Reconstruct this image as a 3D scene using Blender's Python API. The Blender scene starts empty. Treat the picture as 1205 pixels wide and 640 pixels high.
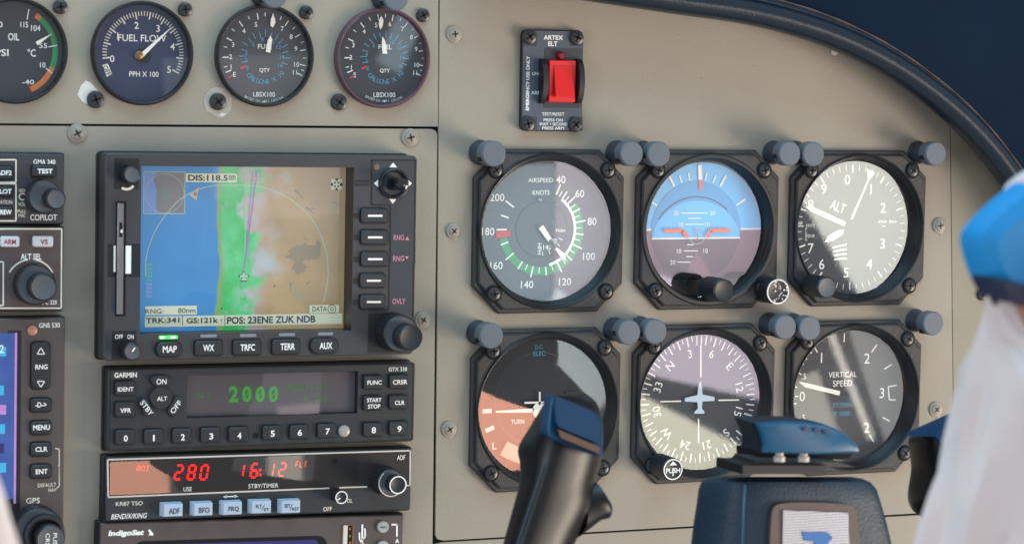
import bpy, bmesh, math, random
from math import sin, cos, radians as rad, pi
from mathutils import Matrix, Vector
random.seed(7)
SC = bpy.context.scene
COL = SC.collection

# ------------------------------------------------------------------ camera
# Panel frame, in millimetres: x right, y up, z out of the panel towards the viewer (world: x, -z, y).
F = 3000.0                                   # focal length in pixels of a 1205 px wide picture
Q = (0.07455, 0.40267, -0.01564, 18.13748, 21.11672, 1311.7457)
def rotm(rx, ry, rz):
    X = Matrix(((1,0,0),(0,cos(rx),-sin(rx)),(0,sin(rx),cos(rx))))
    Y = Matrix(((cos(ry),0,sin(ry)),(0,1,0),(-sin(ry),0,cos(ry))))
    Z = Matrix(((cos(rz),-sin(rz),0),(sin(rz),cos(rz),0),(0,0,1)))
    return Z @ X @ Y
RM = rotm(*Q[:3]); TT = Vector((Q[3], Q[4], -Q[5]))
CAM = -(RM.transposed() @ TT)
def P(u, v, z=0.0):
    """point of the plane at height z over the panel that the photo shows at pixel (u, v)"""
    d = RM.transposed() @ Vector(((u-602.5)/F, -(v-320)/F, -1.0))
    s = (z-CAM.z)/d.z
    p = CAM + d*s
    return (p.x, p.y)
def conv(x, y, z): return (x*.001, -z*.001, y*.001)
cd = bpy.data.cameras.new('camera'); cam = bpy.data.objects.new('camera', cd); COL.objects.link(cam)
ax = [Vector(conv(*RM[i]))*1000 for i in range(3)]
mw = Matrix.Identity(4)
for i in range(3):
    for k in range(3): mw[k][i] = ax[i][k]
    mw[i][3] = conv(*CAM)[i]
cam.matrix_world = mw
cd.sensor_width = 36; cd.lens = F/1205*36; cd.clip_start = .01; cd.clip_end = 50
cd.dof.use_dof = True; cd.dof.focus_distance = 1.31; cd.dof.aperture_fstop = 17
SC.camera = cam

# ------------------------------------------------------------------ world, lamps, exposure
w = bpy.data.worlds.new('World'); SC.world = w; w.use_nodes = True
w.node_tree.nodes['Background'].inputs[0].default_value = (.80, .90, 1, 1)
w.node_tree.nodes['Background'].inputs[1].default_value = .56
SC.view_settings.view_transform = 'Standard'; SC.view_settings.look = 'None'
SC.view_settings.exposure = 0; SC.view_settings.gamma = 1
def lamp(name, c, aim, sx, sy, L, col):
    l = bpy.data.lights.new(name, 'AREA'); l.shape = 'RECTANGLE'; l.size = sx; l.size_y = sy
    l.energy = L*pi*sx*sy; l.color = col
    o = bpy.data.objects.new(name, l); COL.objects.link(o)
    o.location = conv(*c)
    d = Vector(conv(*aim)) - Vector(conv(*c)); o.rotation_euler = d.to_track_quat('-Z', 'Y').to_euler()
    return o
lamp('side_window_lamp', (2100, -900, 1300), (0, 0, 0), 1.1, 1.1, 16.5, (1, .86, .70))
lamp('windscreen_lamp', (-150, 950, 420), (0, 0, 60), 1.1, .5, 6, (.38, .76, 1))
lamp('left_fill_lamp', (-1500, 100, 900), (0, 0, 0), .7, .7, 4, (.9, .95, 1))  # fill lamp added at the left, tied to no known window
def mirror_lamp(name, u, v, wd, ht, a, L, col, D=1500.0, tilt=(0, 0)):
    """unseen area lamp added behind the viewer, mirrored as a patch in an instrument glass; wd, ht in mm as seen on the panel"""
    x, y = P(u, v, 0)
    k = (D+CAM.z)/CAM.z
    nn = Vector((tilt[0], tilt[1], 1)).normalized(); d = (Vector((x, y, 0))-CAM).normalized(); d = d-2*d.dot(nn)*nn
    X = x+d.x/d.z*D; Y = y+d.y/d.z*D
    l = bpy.data.lights.new(name, 'AREA'); l.shape = 'RECTANGLE'; l.size = wd*k*.001; l.size_y = ht*k*.001
    l.energy = L*pi*l.size*l.size_y; l.color = col
    o = bpy.data.objects.new(name, l); COL.objects.link(o)
    o.matrix_world = Matrix.Translation(conv(X, Y, D)) @ Matrix.Rotation(pi/2, 4, 'X') @ Matrix.Rotation(rad(a), 4, 'Z')
    return o
for q in (('altimeter_reflection_lamp', 1024, 247, 62, 118, 36, 9, (1, 1, .88)), ('airspeed_reflection_lamp', 694, 270, 40, 84, 0, 4.6, (1, .92, 1)), ('airspeed_side_reflection_lamp', 606, 290, 42.5, 84, 0, 2.8, (.7, .9, 1)),  # unseen lamps added only for the bright patches mirrored in the glasses
        ('attitude_reflection_lamp', 832, 285, 84, 84, 0, 2.6, (1, .85, .95)), ('compass_upper_reflection_lamp', 827, 396, 92, 52, -13, 6.2, (1, .85, 1)), ('compass_lower_reflection_lamp', 792, 553, 82, 56, -26, 8.2, (1, .95, .72)),
        ('turn_reflection_lamp', 572, 520, 62, 66, -38, 10.5, (1, .40, .24)), ('turn_veil_lamp', 672, 425, 60, 50, -38, 4.5, (.9, 1, 1)), ('speed_band_lamp', 1004, 455, 4.0, 64, 25, 8, (1, .93, .8)), ('speed_side_reflection_lamp', 1050, 440, 32, 80, 22, 2.6, (1, 1, .95)), ('speed_low_reflection_lamp', 958, 498, 26, 52, 22, 4, (1, .97, .8)),
        ('receiver_reflection_lamp', 154, 562, 34, 30, 4, 7, (1, .42, .25)), ('receiver_centre_reflection_lamp', 330, 550, 18, 30, 0, 3.6, (1, .85, .68)), ('transponder_reflection_lamp', 240, 464, 18, 26, 10, 2.2, (1, .8, .85)), ('transponder_side_reflection_lamp', 360, 482, 34, 8, 4, 2.0, (1, .75, .72)),
        ('map_veil_lamp', 300, 290, 90, 80, 3, .7, (.9, 1, 1), 1500, (0, .04)), ('fuel_reflection_lamp', 470, 48, 14, 30, -25, 2.2, (.7, .9, 1))):
    mirror_lamp(*q, D=1480+9*len(bpy.data.lights)) if len(q) < 9 else mirror_lamp(*q)

# ------------------------------------------------------------------ materials
def lin(c): return tuple(((x/255)/12.92 if x/255 <= .04045 else ((x/255+.055)/1.055)**2.4) for x in c)
MATS = {}
def mat(name, col, rough=.5, metal=0, bump=0, bscale=900, var=0, vscale=60, coat=0, emit=None, es=0, spec=.5):
    if name in MATS: return MATS[name]
    m = bpy.data.materials.new(name); m.use_nodes = True; nt = m.node_tree; N = nt.nodes; L = nt.links
    b = N['Principled BSDF']
    b.inputs['Roughness'].default_value = rough; b.inputs['Metallic'].default_value = metal
    b.inputs['Coat Weight'].default_value = coat; b.inputs['Specular IOR Level'].default_value = spec
    c = lin(col)+(1,)
    tc = N.new('ShaderNodeTexCoord')
    nz = N.new('ShaderNodeTexNoise'); nz.inputs['Scale'].default_value = vscale; nz.inputs['Detail'].default_value = 6
    L.new(tc.outputs['Object'], nz.inputs['Vector'])
    mx = N.new('ShaderNodeMix'); mx.data_type = 'RGBA'
    v = max(var, .04)
    mx.inputs['A'].default_value = tuple(x*(1-v) for x in c[:3])+(1,); mx.inputs['B'].default_value = tuple(min(1, x*(1+v)) for x in c[:3])+(1,)
    L.new(nz.outputs['Fac'], mx.inputs['Factor']); L.new(mx.outputs['Result'], b.inputs['Base Color'])
    if bump:
        n2 = N.new('ShaderNodeTexNoise'); n2.inputs['Scale'].default_value = bscale; n2.inputs['Detail'].default_value = 3
        L.new(tc.outputs['Object'], n2.inputs['Vector'])
        bp = N.new('ShaderNodeBump'); bp.inputs['Strength'].default_value = bump; bp.inputs['Distance'].default_value = .0004
        L.new(n2.outputs['Fac'], bp.inputs['Height']); L.new(bp.outputs['Normal'], b.inputs['Normal'])
    if emit:
        b.inputs['Emission Color'].default_value = lin(emit)+(1,); b.inputs['Emission Strength'].default_value = es
    MATS[name] = m
    return m
PANEL = mat('panel_paint', (152, 142, 127), .55, bump=.5, bscale=1300, var=.13, vscale=22)
STRIP = mat('strip_paint', (147, 138, 120), .6, bump=.35, bscale=1200, var=.07, vscale=20)
GAP = mat('gap_black', (12, 12, 13), .9)
CASE = mat('crinkle_black', (50, 49, 50), .5, bump=1.0, bscale=1600, var=.3, vscale=700)
RING = mat('satin_black', (26, 26, 28), .38, var=.15)
RINGP = mat('plum_anodised', (84, 58, 66), .4, var=.12)
WALL = mat('well_black', (24, 26, 30), .45)
DIAL = mat('dial_black', (40, 43, 50), .7, var=.1)
DIALG = mat('dial_grey', (82, 88, 94), .7, var=.06)
DIALB = mat('dial_navy', (22, 34, 72), .6, var=.15)
DIALW = mat('dial_warm', (58, 56, 60), .7, var=.1)
WHITE = mat('marking_white', (246, 245, 238), .6)
IVORY = mat('pointer_ivory', (244, 238, 226), .5)
CYAN = mat('marking_blue', (70, 150, 185), .6)
REDM = mat('marking_red', (205, 40, 45), .6)
GREENM = mat('marking_green', (35, 150, 85), .6)
ORANGEM = mat('marking_orange', (225, 120, 50), .6)
PLAST = mat('face_plastic', (58, 57, 60), .48, bump=.25, bscale=2500, var=.12, vscale=120)
PLASTB = mat('face_blue_black', (44, 47, 51), .45, bump=.2, bscale=2500, var=.12, vscale=120)
PLASTW = mat('face_brown_grey', (82, 72, 70), .48, bump=.2, bscale=2500, var=.12, vscale=120)
EDGE = mat('housing_black', (22, 24, 26), .5, var=.2)
KEYM = mat('key_rubber', (40, 42, 46), .42, bump=.2, bscale=3000, var=.15, vscale=300)
KNOBM = mat('knob_black', (34, 36, 40), .42, bump=.2, bscale=2500, var=.15)
KCAP = mat('knob_cap_grey', (84, 86, 90), .5, bump=.3, bscale=3000, var=.1)
POST = mat('post_light_blue', (94, 100, 108), .5, bump=.2, bscale=2500, var=.1)
POSTD = mat('post_light_barrel', (52, 58, 68), .42, var=.12)
SCRB = mat('screw_black', (62, 62, 64), .32, metal=.4, var=.2)
SCRG = mat('screw_painted', (150, 141, 128), .45, bump=.2, var=.12, vscale=500)
SLOT = mat('screw_slot', (58, 48, 42), .6, var=.3)
PINK = mat('marking_pink', (205, 130, 150), .6)
CREAM = mat('marking_cream', (238, 230, 212), .6)
KEYW = mat('key_pale_blue', (176, 190, 208), .4, var=.06)
KEYWS = mat('key_side_grey', (120, 130, 145), .5, var=.06)
INK = mat('ink_dark', (52, 54, 64), .6)
METAL = mat('brushed_metal', (150, 150, 148), .3, metal=.85, bump=.2, var=.15)
BROWNP = mat('marking_brown', (120, 92, 80), .5)

def glass(name='cover_glass', k=1.9, tint=(1, 1, 1)):
    m = bpy.data.materials.new(name); m.use_nodes = True; N = m.node_tree.nodes; L = m.node_tree.links
    N.remove(N['Principled BSDF'])
    t = N.new('ShaderNodeBsdfTransparent'); t.inputs[0].default_value = tint+(1,)
    g = N.new('ShaderNodeBsdfGlossy'); g.inputs['Roughness'].default_value = .03
    f = N.new('ShaderNodeFresnel'); ge = N.new('ShaderNodeNewGeometry'); io = N.new('ShaderNodeMapRange'); io.inputs['To Min'].default_value = 1.5; io.inputs['To Max'].default_value = 1/1.5
    L.new(ge.outputs['Backfacing'], io.inputs['Value']); L.new(io.outputs['Result'], f.inputs[0])   # a thin pane reflects alike from both sides
    mu = N.new('ShaderNodeMath'); mu.operation = 'MULTIPLY'; mu.inputs[1].default_value = k
    nz = N.new('ShaderNodeTexNoise'); nz.inputs['Scale'].default_value = 40; nz.inputs['Detail'].default_value = 8
    tc = N.new('ShaderNodeTexCoord'); L.new(tc.outputs['Object'], nz.inputs['Vector'])
    mr = N.new('ShaderNodeMapRange'); mr.inputs['To Min'].default_value = .01; mr.inputs['To Max'].default_value = .035
    L.new(nz.outputs['Fac'], mr.inputs['Value']); L.new(mr.outputs['Result'], g.inputs['Roughness'])
    x = N.new('ShaderNodeMixShader')
    L.new(f.outputs[0], mu.inputs[0]); L.new(mu.outputs[0], x.inputs[0]); L.new(t.outputs[0], x.inputs[1]); L.new(g.outputs[0], x.inputs[2])
    L.new(x.outputs[0], N['Material Output'].inputs[0])
    return m
GLASS = glass()

# ------------------------------------------------------------------ mesh helpers
def inset(pts, d):
    n = len(pts); out = []
    A = sum(pts[i][0]*pts[(i+1)%n][1]-pts[(i+1)%n][0]*pts[i][1] for i in range(n))
    s = 1 if A > 0 else -1
    for i in range(n):
        a, b, c = pts[i-1], pts[i], pts[(i+1)%n]
        e1 = Vector((b[0]-a[0], b[1]-a[1])); e2 = Vector((c[0]-b[0], c[1]-b[1]))
        if e1.length < 1e-9: e1 = e2
        if e2.length < 1e-9: e2 = e1
        e1.normalize(); e2.normalize()
        n1 = Vector((-e1.y, e1.x))*s; n2 = Vector((-e2.y, e2.x))*s
        m = n1+n2
        if m.length < 1e-6: m = n1.copy()
        m.normalize(); k = max(.5, m.dot(n1))
        out.append((b[0]+m.x*d/k, b[1]+m.y*d/k))
    return out
def rrect(x0, y0, x1, y1, r=1.0, n=4):
    if x1 < x0: x0, x1 = x1, x0
    if y1 < y0: y0, y1 = y1, y0
    r = min(r, (x1-x0)/2.01, (y1-y0)/2.01); o = []
    for cx, cy, a in ((x1-r, y1-r, 0), (x0+r, y1-r, 90), (x0+r, y0+r, 180), (x1-r, y0+r, 270)):
        for i in range(n+1):
            t = rad(a+90*i/n); o.append((cx+r*cos(t), cy+r*sin(t)))
    return o
def circ(cx, cy, r, n=48, a0=0): return [(cx+r*cos(a0+2*pi*i/n), cy+r*sin(a0+2*pi*i/n)) for i in range(n)]
FONTS = {}
def text_mesh(s, bold):
    k = (s, bold)
    if k not in FONTS:
        cu = bpy.data.curves.new('lettering', 'FONT'); cu.body = s; cu.size = 1; cu.resolution_u = 3; cu.offset = bold
        cu.align_x = 'LEFT'; cu.space_line = .95
        o = bpy.data.objects.new('lettering', cu); m = o.to_mesh()
        vs = [(v.co.x, v.co.y) for v in m.vertices]; fs = [tuple(p.vertices) for p in m.polygons]
        o.to_mesh_clear(); bpy.data.objects.remove(o); bpy.data.curves.remove(cu)
        xs = [v[0] for v in vs]; ys = [v[1] for v in vs]
        FONTS[k] = (vs, fs, min(xs), max(xs), min(ys), max(ys))
    return FONTS[k]

class MB:
    def __init__(s): s.v = []; s.f = []; s.mi = []; s.mats = []
    def M(s, m):
        if m not in s.mats: s.mats.append(m)
        return s.mats.index(m)
    def add(s, vs, fs, m):
        o = len(s.v); s.v += [tuple(v) for v in vs]; k = s.M(m)
        for f in fs: s.f.append(tuple(i+o for i in f)); s.mi.append(k)
        return s
    def prism(s, pts, z0, z1, m, ch=0, top=None):
        n = len(pts); rings = [[(x, y, z0) for x, y in pts], [(x, y, z1-ch) for x, y in pts]]
        if ch: rings.append([(x, y, z1) for x, y in inset(pts, ch)])
        vs = sum(rings, []); fs = []
        for k in range(len(rings)-1):
            for i in range(n): j = (i+1) % n; fs.append((k*n+i, k*n+j, (k+1)*n+j, (k+1)*n+i))
        s.add(vs, fs, m)
        s.add(rings[-1], [tuple(range(n))], top or m); s.add(rings[0], [tuple(range(n))[::-1]], m)
        return s
    def box(s, x0, y0, x1, y1, z0, z1, m, ch=0, r=0, top=None):
        pts = rrect(x0, y0, x1, y1, r) if r else [(min(x0,x1), min(y0,y1)), (max(x0,x1), min(y0,y1)), (max(x0,x1), max(y0,y1)), (min(x0,x1), max(y0,y1))]
        return s.prism(pts, z0, z1, m, ch, top)
    def rings(s, rs, m, cap0=False, cap1=False, close=True):
        """rs: list of loops of 3-D points with equal counts"""
        n = len(rs[0]); vs = sum([list(r) for r in rs], []); fs = []
        for k in range(len(rs)-1):
            for i in range(n if close else n-1): j = (i+1) % n; fs.append((k*n+i, k*n+j, (k+1)*n+j, (k+1)*n+i))
        if cap0: fs.append(tuple(range(n))[::-1])
        if cap1: fs.append(tuple(range((len(rs)-1)*n, len(rs)*n)))
        return s.add(vs, fs, m)
    def lathe(s, prof, cx, cy, m, seg=48, fn=None, cap0=False, cap1=True):
        rs = []
        for r, z in prof:
            rs.append([(cx+(r+(fn(i, r, z) if fn else 0))*cos(2*pi*i/seg), cy+(r+(fn(i, r, z) if fn else 0))*sin(2*pi*i/seg), z) for i in range(seg)])
        return s.rings(rs, m, cap0, cap1)
    def flat(s, pts, z, m): return s.add([(x, y, z) for x, y in pts], [tuple(range(len(pts)))], m)
    def disc(s, cx, cy, r, z, m, n=64): return s.flat(circ(cx, cy, r, n), z, m)
    def line(s, a, b, w, z, m, w2=None):
        d = Vector((b[0]-a[0], b[1]-a[1])); d.normalize(); nx, ny = -d.y*w/2, d.x*w/2; k = (w if w2 is None else w2)/w
        return s.flat([(a[0]+nx, a[1]+ny), (a[0]-nx, a[1]-ny), (b[0]-nx*k, b[1]-ny*k), (b[0]+nx*k, b[1]+ny*k)], z, m)
    def path(s, pts, w, z, m):
        for a, b in zip(pts, pts[1:]): s.line(a, b, w, z, m)
        return s
    def arc(s, cx, cy, r0, r1, a0, a1, z, m, n=None):
        n = n or max(3, int(abs(a1-a0)/4)); vs = []; fs = []
        for i in range(n+1):
            t = rad(90-(a0+(a1-a0)*i/n)); vs += [(cx+r0*cos(t), cy+r0*sin(t), z), (cx+r1*cos(t), cy+r1*sin(t), z)]
        for i in range(n): fs.append((2*i, 2*i+1, 2*i+3, 2*i+2))
        return s.add(vs, fs, m)
    def tick(s, cx, cy, r0, r1, a, w, z, m):
        t = rad(90-a); return s.line((cx+r0*cos(t), cy+r0*sin(t)), (cx+r1*cos(t), cy+r1*sin(t)), w, z, m)
    def text(s, t, x, y, h, z, m, w=None, rot=0, bold=.007, shear=0, al='c'):
        """h: height of the lettering's own box; w: its width; centred on (x, y)"""
        vs, fs, x0, x1, y0, y1 = text_mesh(t, bold)
        ky = h/max(1e-6, (y1-y0)); kx = ky if w is None else min(w/max(1e-6, (x1-x0)), ky*1.4)
        ox = (x0+x1)/2 if al == 'c' else x0; oy = (y0+y1)/2; c, sn = cos(rad(rot)), sin(rad(rot)); out = []
        for a, b in vs:
            a = (a-ox)*kx; b = (b-oy)*ky; a += b*shear
            out.append((x+a*c-b*sn, y+a*sn+b*c, z))
        return s.add(out, fs, m)
    def build(s, name, parent=None, smooth=True, label=None, loc=None):
        me = bpy.data.meshes.new(name); me.from_pydata([conv(*v) for v in s.v], [], s.f)
        for m in s.mats: me.materials.append(m)
        me.polygons.foreach_set('material_index', s.mi)
        bm = bmesh.new(); bm.from_mesh(me); bmesh.ops.remove_doubles(bm, verts=bm.verts, dist=2e-6)
        bmesh.ops.recalc_face_normals(bm, faces=bm.faces); bm.to_mesh(me); bm.free()
        if smooth:
            me.polygons.foreach_set('use_smooth', [True]*len(me.polygons)); me.set_sharp_from_angle(angle=rad(34))
        me.update()
        o = bpy.data.objects.new(name, me); COL.objects.link(o)
        if parent: o.parent = parent
        if label: o['label'] = label
        if loc: o.location = conv(*loc)
        return o
def thing(name, label, cat, x=0, y=0, z=0, roll=0, group=None):
    o = bpy.data.objects.new(name, None); COL.objects.link(o); o.empty_display_size = .01
    o.location = conv(x, y, z); o.rotation_euler = (0, -roll, 0)
    o['label'] = label; o['category'] = cat
    if group: o['group'] = group
    return o
def tag(o, label, cat, group=None):
    o['label'] = label; o['category'] = cat
    if group: o['group'] = group
    return o
VIEW = dict(O=(0,0,1), A=(0,0,4), B=(240,0,3.5552), C=(0,170,3.2), D=(0,360,2.2857), E=(110,170,4.57), Fv=(300,170,4.5727), G=(110,300,4.923), H=(300,300,4.923),
    I=(110,420,5.565), J=(300,420,5.565), K=(110,525,5.565), L=(300,525,5.477), N=(510,0,3.764), ASI=(540,160,3.05), ATT=(720,160,2.909), ALT=(910,150,2.909),
    TC=(540,360,2.667), DG=(720,360,2.667), VSI=(900,350,2.56), X=(380,590,8.607), MAP=(250,190,3.2), MAP2=(160,190,5.815), BL=(0,560,8), HB=(800,470,3.764), GR=(560,450,3.37))
class Fr:
    """local frame of one thing: turns points measured on the photo into millimetres on its own face"""
    def __init__(s, u, v, z=0, line=None):
        s.x, s.y = P(u, v, z); s.roll = 0; s.vw = (0, 0, 1); s.z = z
        if line:
            a = P(*line[0], z); b = P(*line[1], z); s.roll = math.atan2(b[1]-a[1], b[0]-a[0])
    def view(s, k): s.vw = VIEW[k]; return s
    def p(s, a, b, z=None):
        ox, oy, k = s.vw; x, y = P(ox+a/k, oy+b/k, s.z if z is None else z); x -= s.x; y -= s.y
        c, n = cos(-s.roll), sin(-s.roll); return (x*c-y*n, x*n+y*c)
    def bx(s, a0, b0, a1, b1, z=None):
        p0 = s.p(a0, b0, z); p1 = s.p(a1, b1, z); p2 = s.p(a0, b1, z); p3 = s.p(a1, b0, z)
        return ((p0[0]+p2[0])/2, (p1[1]+p2[1])/2, (p1[0]+p3[0])/2, (p0[1]+p3[1])/2)
    def tx(s, mb, t, a0, b0, a1, b1, m, z=None, dz=.12, rot=0, **k):
        """lettering filling the box (a0,b0)-(a1,b1) of the photo"""
        z = s.z if z is None else z
        x0, y0, x1, y1 = s.bx(a0, b0, a1, b1, z); w, h = x1-x0, y1-y0
        if rot in (90, -90, 270): w, h = h, w
        return mb.text(t, (x0+x1)/2, (y0+y1)/2, abs(h), z+dz, m, w=abs(w), rot=rot, **k)
def screw(root, x, y, z, r=3.2, m=None, sm=None, rot=None, name='screw', washer=None, label=None, well=False):
    mb = MB(); m = m or SCRB; well and mb.disc(x, y, r*1.3, z+.05, GAP, 28); rot = random.uniform(0, 90) if rot is None else rot
    if washer: mb.lathe([(r*1.35, z-.2), (r*1.35, z+.5), (r*1.2, z+.8), (r*.9, z+.8)], x, y, washer, 32, cap1=False)
    mb.lathe([(r, z-.3), (r, z+.5), (r*.93, z+1.1), (r*.7, z+1.5), (r*.45, z+1.65)], x, y, m, 28)
    for k in (0, 90):
        a = rad(rot+k); l = r*.58; mb.line((x-l*cos(a), y-l*sin(a)), (x+l*cos(a), y+l*sin(a)), r*.26, z+1.75, sm or GAP)
    return mb.build(name, root, label=label)
def knurl(n, d): return lambda i, r, z: (d if (i % 2) else 0)
def knob(mb, x, y, z0, z1, r, m, cap=None, d=.25, seg=56, r1=None):
    r1 = r1 or r*.96
    mb.lathe([(r, z0), (r, z0+(z1-z0)*.1), (r1, z1-.8)], x, y, m, seg, knurl(2, -d), cap1=False)
    mb.lathe([(r1, z1-.8), (r1-.7, z1)], x, y, m, seg, cap1=False)
    mb.lathe([(r1-.7, z1), (r1-1.0, z1-.15)], x, y, cap or m, seg, cap1=True)

# ------------------------------------------------------------------ setting: panel plates and what closes the view
PITX, PITY = 91.49, 92.05
GAUGES = {'oil': (18, 60), 'flow': (168, 63), 'fuel1': (312, 66), 'fuel2': (451, 68.5)}   # photo centres
GC = {k: P(u, v, 3) for k, (u, v) in GAUGES.items()}
bk = MB(); bk.box(-700, -600, 800, 600, -60, -58, GAP)
bk = bk.build('panel_backing'); bk['kind'] = 'structure'
def plate(name, px, holes, label, m=PANEL, z=0, extra=None, chips=()):
    """a sheet cut to the outline px (photo pixels) with round holes"""
    cu = bpy.data.curves.new('outline', 'CURVE'); cu.dimensions = '2D'; cu.fill_mode = 'BOTH'; cu.extrude = .0009
    def spl(pts):
        s = cu.splines.new('POLY'); s.points.add(len(pts)-1); s.use_cyclic_u = True
        for i, (x, y) in enumerate(pts): s.points[i].co = (x*.001, y*.001, 0, 1)
    spl(px)
    for x, y, r in holes: spl(circ(x, y, r, 72))
    o = bpy.data.objects.new('outline', cu); me = o.to_mesh()
    mb = MB()
    mb.add([(v.co.x*1000, v.co.y*1000, v.co.z*1000-.9+z) for v in me.vertices], [tuple(p.vertices) for p in me.polygons], m)
    o.to_mesh_clear(); bpy.data.objects.remove(o); bpy.data.curves.remove(cu)
    for q, (pts, mm) in enumerate(chips): mb.flat(pts, z+.1+.05*q, mm)
    root = thing(name, label, 'panel')
    mb.build('plate', root, smooth=False)
    return root
def pp(l, z=0): return [P(u, v, z) for u, v in l]
def blob(u, v, ru, rv, n=14, j=.25, seed=1):
    R = random.Random(seed); x, y = P(u, v, 0)
    return [(x+ru*(1+R.uniform(-j, j))*cos(2*pi*i/n), y+rv*(1+R.uniform(-j, j))*sin(2*pi*i/n)) for i in range(n)]
CHIP = mat('primer_chip', (214, 208, 200), .6)
SCUFF = mat('scuffed_paint', (170, 160, 150), .45, var=.2, vscale=300)
fp = plate('gauge_panel', pp([(-90, -80), (516, -80), (515.6, 149.2), (-90, 144.5)]), [(x, y, 24.0) for x, y in GC.values()],
    'flat grey beige panel plate at the top left carrying the four small round gauges',
    chips=[(pp([(95, 101), (101, 95), (107, 98), (116, 108), (108, 122), (103, 123), (97, 120), (91, 112)]), CHIP), (blob(257, 120, 7.2, 7.4, 18, .12, 3), SCUFF), (pp([(257, 136), (261, 133), (266, 134), (262, 137)]), CHIP)])
rp = plate('radio_panel', pp([(-90, 147.2), (508, 152), (512.5, 154), (514.6, 158), (508, 720), (-90, 720)]), [],
    'flat grey beige panel plate behind the radio stack and big map display')
INST = {}
for i in range(3):
    for j in range(2): INST[i, j] = (i*PITX, -j*PITY)
fl = plate('flight_panel', pp([(518.2, -80), (1118, -90), (1118, 160), (1120.5, 400), (1123, 601), (522, 635.5), (515, 634), (512.5, 629)]), [(x, y, 40.4) for x, y in INST.values()],
    'large grey beige panel plate carrying the six round flight instruments and the red rocker switch')
sp = plate('side_panel', pp([(1118.9, -90), (1300, -90), (1300, 720), (1124.6, 720), (1121.4, 400), (1118.9, 160)]), [],
    'narrow panel plate right of the flight instruments beyond a thin vertical seam', STRIP)
lp = plate('lower_panel', pp([(509, 720), (512.2, 640), (520, 637.8), (1123, 603.4), (1123.6, 720)]), [],
    'panel plate below the long seam along the bottom edge')
for r, l in ((rp, [(91, 157, 4.3), (483, 162, 4.3), (498, 376.5, 4.0)]), (fl, [(535, 40.5, 3.9), (534, 272, 3.7), (529, 505, 3.9), (1106, 265.5, 4.0), (1102, 481.5, 4.0)])):
    for u, v, k in l:
        x, y = P(u, v, 1); screw(r, x, y, .2, k*.78, SCRG, SLOT, washer=SCRG)
x, y = P(1156, 347, 1); screw(sp, x, y, .2, 3.2, SCRB)

SPOT = mat('paint_speck', (178, 166, 148), .6, var=.2, vscale=400); DIRT = mat('paint_grime', (126, 116, 104), .7, var=.2, vscale=300)
n = MB(); R = random.Random(12)
for k in range(60):
    u, v = R.uniform(520, 1112), R.uniform(0, 630); x, y = P(u, v, 0)
    if any((x-a)**2+(y-b)**2 < 60**2 for a, b in INST.values()) and v > 160: continue
    if x > 200 and v < 100: continue
    r = R.uniform(.15, .5); n.flat([(x+r*R.uniform(.6, 1.3)*cos(q), y+r*R.uniform(.4, 1)*sin(q)) for q in (0, 1, 2, 3, 4, 5)], .08+.002*k, R.choice((SPOT, DIRT)))
n.flat(blob(982, 62, 2.6, 1.5, 9, .3, 6), .25, CHIP)
for u, v in ((535, 40.5), (534, 272), (529, 505), (1106, 265.5), (1102, 481.5)):
    n.flat(blob(u+2, v+9, 1.2, .7, 8, .4, int(u)), .26, SPOT)
n.build('paint_marks', fl, smooth=False)

# padded edge of the glareshield: a rolled dark tube sweeping down to the right, a flange with a stitched seam, dark cover beyond
VIN = mat('dark_vinyl', (15, 28, 40), .3, bump=.3, bscale=700, var=.15, vscale=40)
COVER = mat('dark_cover_cloth', (6, 26, 44), .9, spec=.15, bump=.5, bscale=900, var=.35, vscale=9)
SEAM = mat('worn_seam_brown', (96, 72, 60), .7, var=.4, vscale=200)
gl = thing('glareshield', 'dark blue black glareshield with a padded rolled edge curving down at the top right', 'glareshield', *P(1000, 60, 20), 0)
gx, gy = P(1000, 60, 20)
mid = [(560, -30), (640, -22), (720, -10), (800, 2), (870, 12), (930, 26), (985, 45), (1040, 72), (1088, 104), (1132, 141), (1171, 184), (1210, 240), (1246, 305), (1280, 385)]
ctr = [Vector(P(u, v, 22)) - Vector((gx, gy)) for u, v in mid]
def smooth_path(pts, k=5):
    out = []
    for i in range(len(pts)-1):
        p0, p1, p2, p3 = pts[max(i-1, 0)], pts[i], pts[i+1], pts[min(i+2, len(pts)-1)]
        for q in range(k):
            t = q/k; out.append(.5*((2*p1)+(p2-p0)*t+(2*p0-5*p1+4*p2-p3)*t*t+(3*p1-p0-3*p2+p3)*t**3))
    out.append(pts[-1]); return out
ctr = smooth_path(ctr)
def sweep(off, zoff, r, m, name, rz=None, n=20, wav=0):
    rs = []
    for i, c in enumerate(ctr):
        t = (ctr[min(i+1, len(ctr)-1)]-ctr[max(i-1, 0)]).normalized(); nx = Vector((-t.y, t.x))
        if nx.y < 0: nx = -nx
        rr = r*(1+wav*sin(i*1.7))
        b = c+nx*off
        rs.append([(b.x+nx.x*rr*cos(2*pi*k/n), b.y+nx.y*rr*cos(2*pi*k/n), 22+zoff+(rz or rr)*sin(2*pi*k/n)) for k in range(n)])
    return MB().rings(rs, m, True, True).build(name, gl)
sweep(0, 0, 6.9, VIN, 'padded_edge', 9)
sweep(7.6, -5, 2.4, VIN, 'flange', 3, wav=.04)
sweep(9.9, -3.4, .5, SEAM, 'stitched_seam', .6, n=8, wav=.3)
mb = MB(); rs = []
for i, c in enumerate(ctr):
    t = (ctr[min(i+1, len(ctr)-1)]-ctr[max(i-1, 0)]).normalized(); nx = Vector((-t.y, t.x))
    if nx.y < 0: nx = -nx
    row = []
    for k in range(10):
        d = 8+k*26; z = 14-10*sin(k/9*pi/2)+1.5*sin(k*1.3+i*.2)
        row.append((c.x+nx.x*d, c.y+nx.y*d, z))
    rs.append(row)
mb.rings(rs, COVER, close=False); mb.build('cover', gl)

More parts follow.
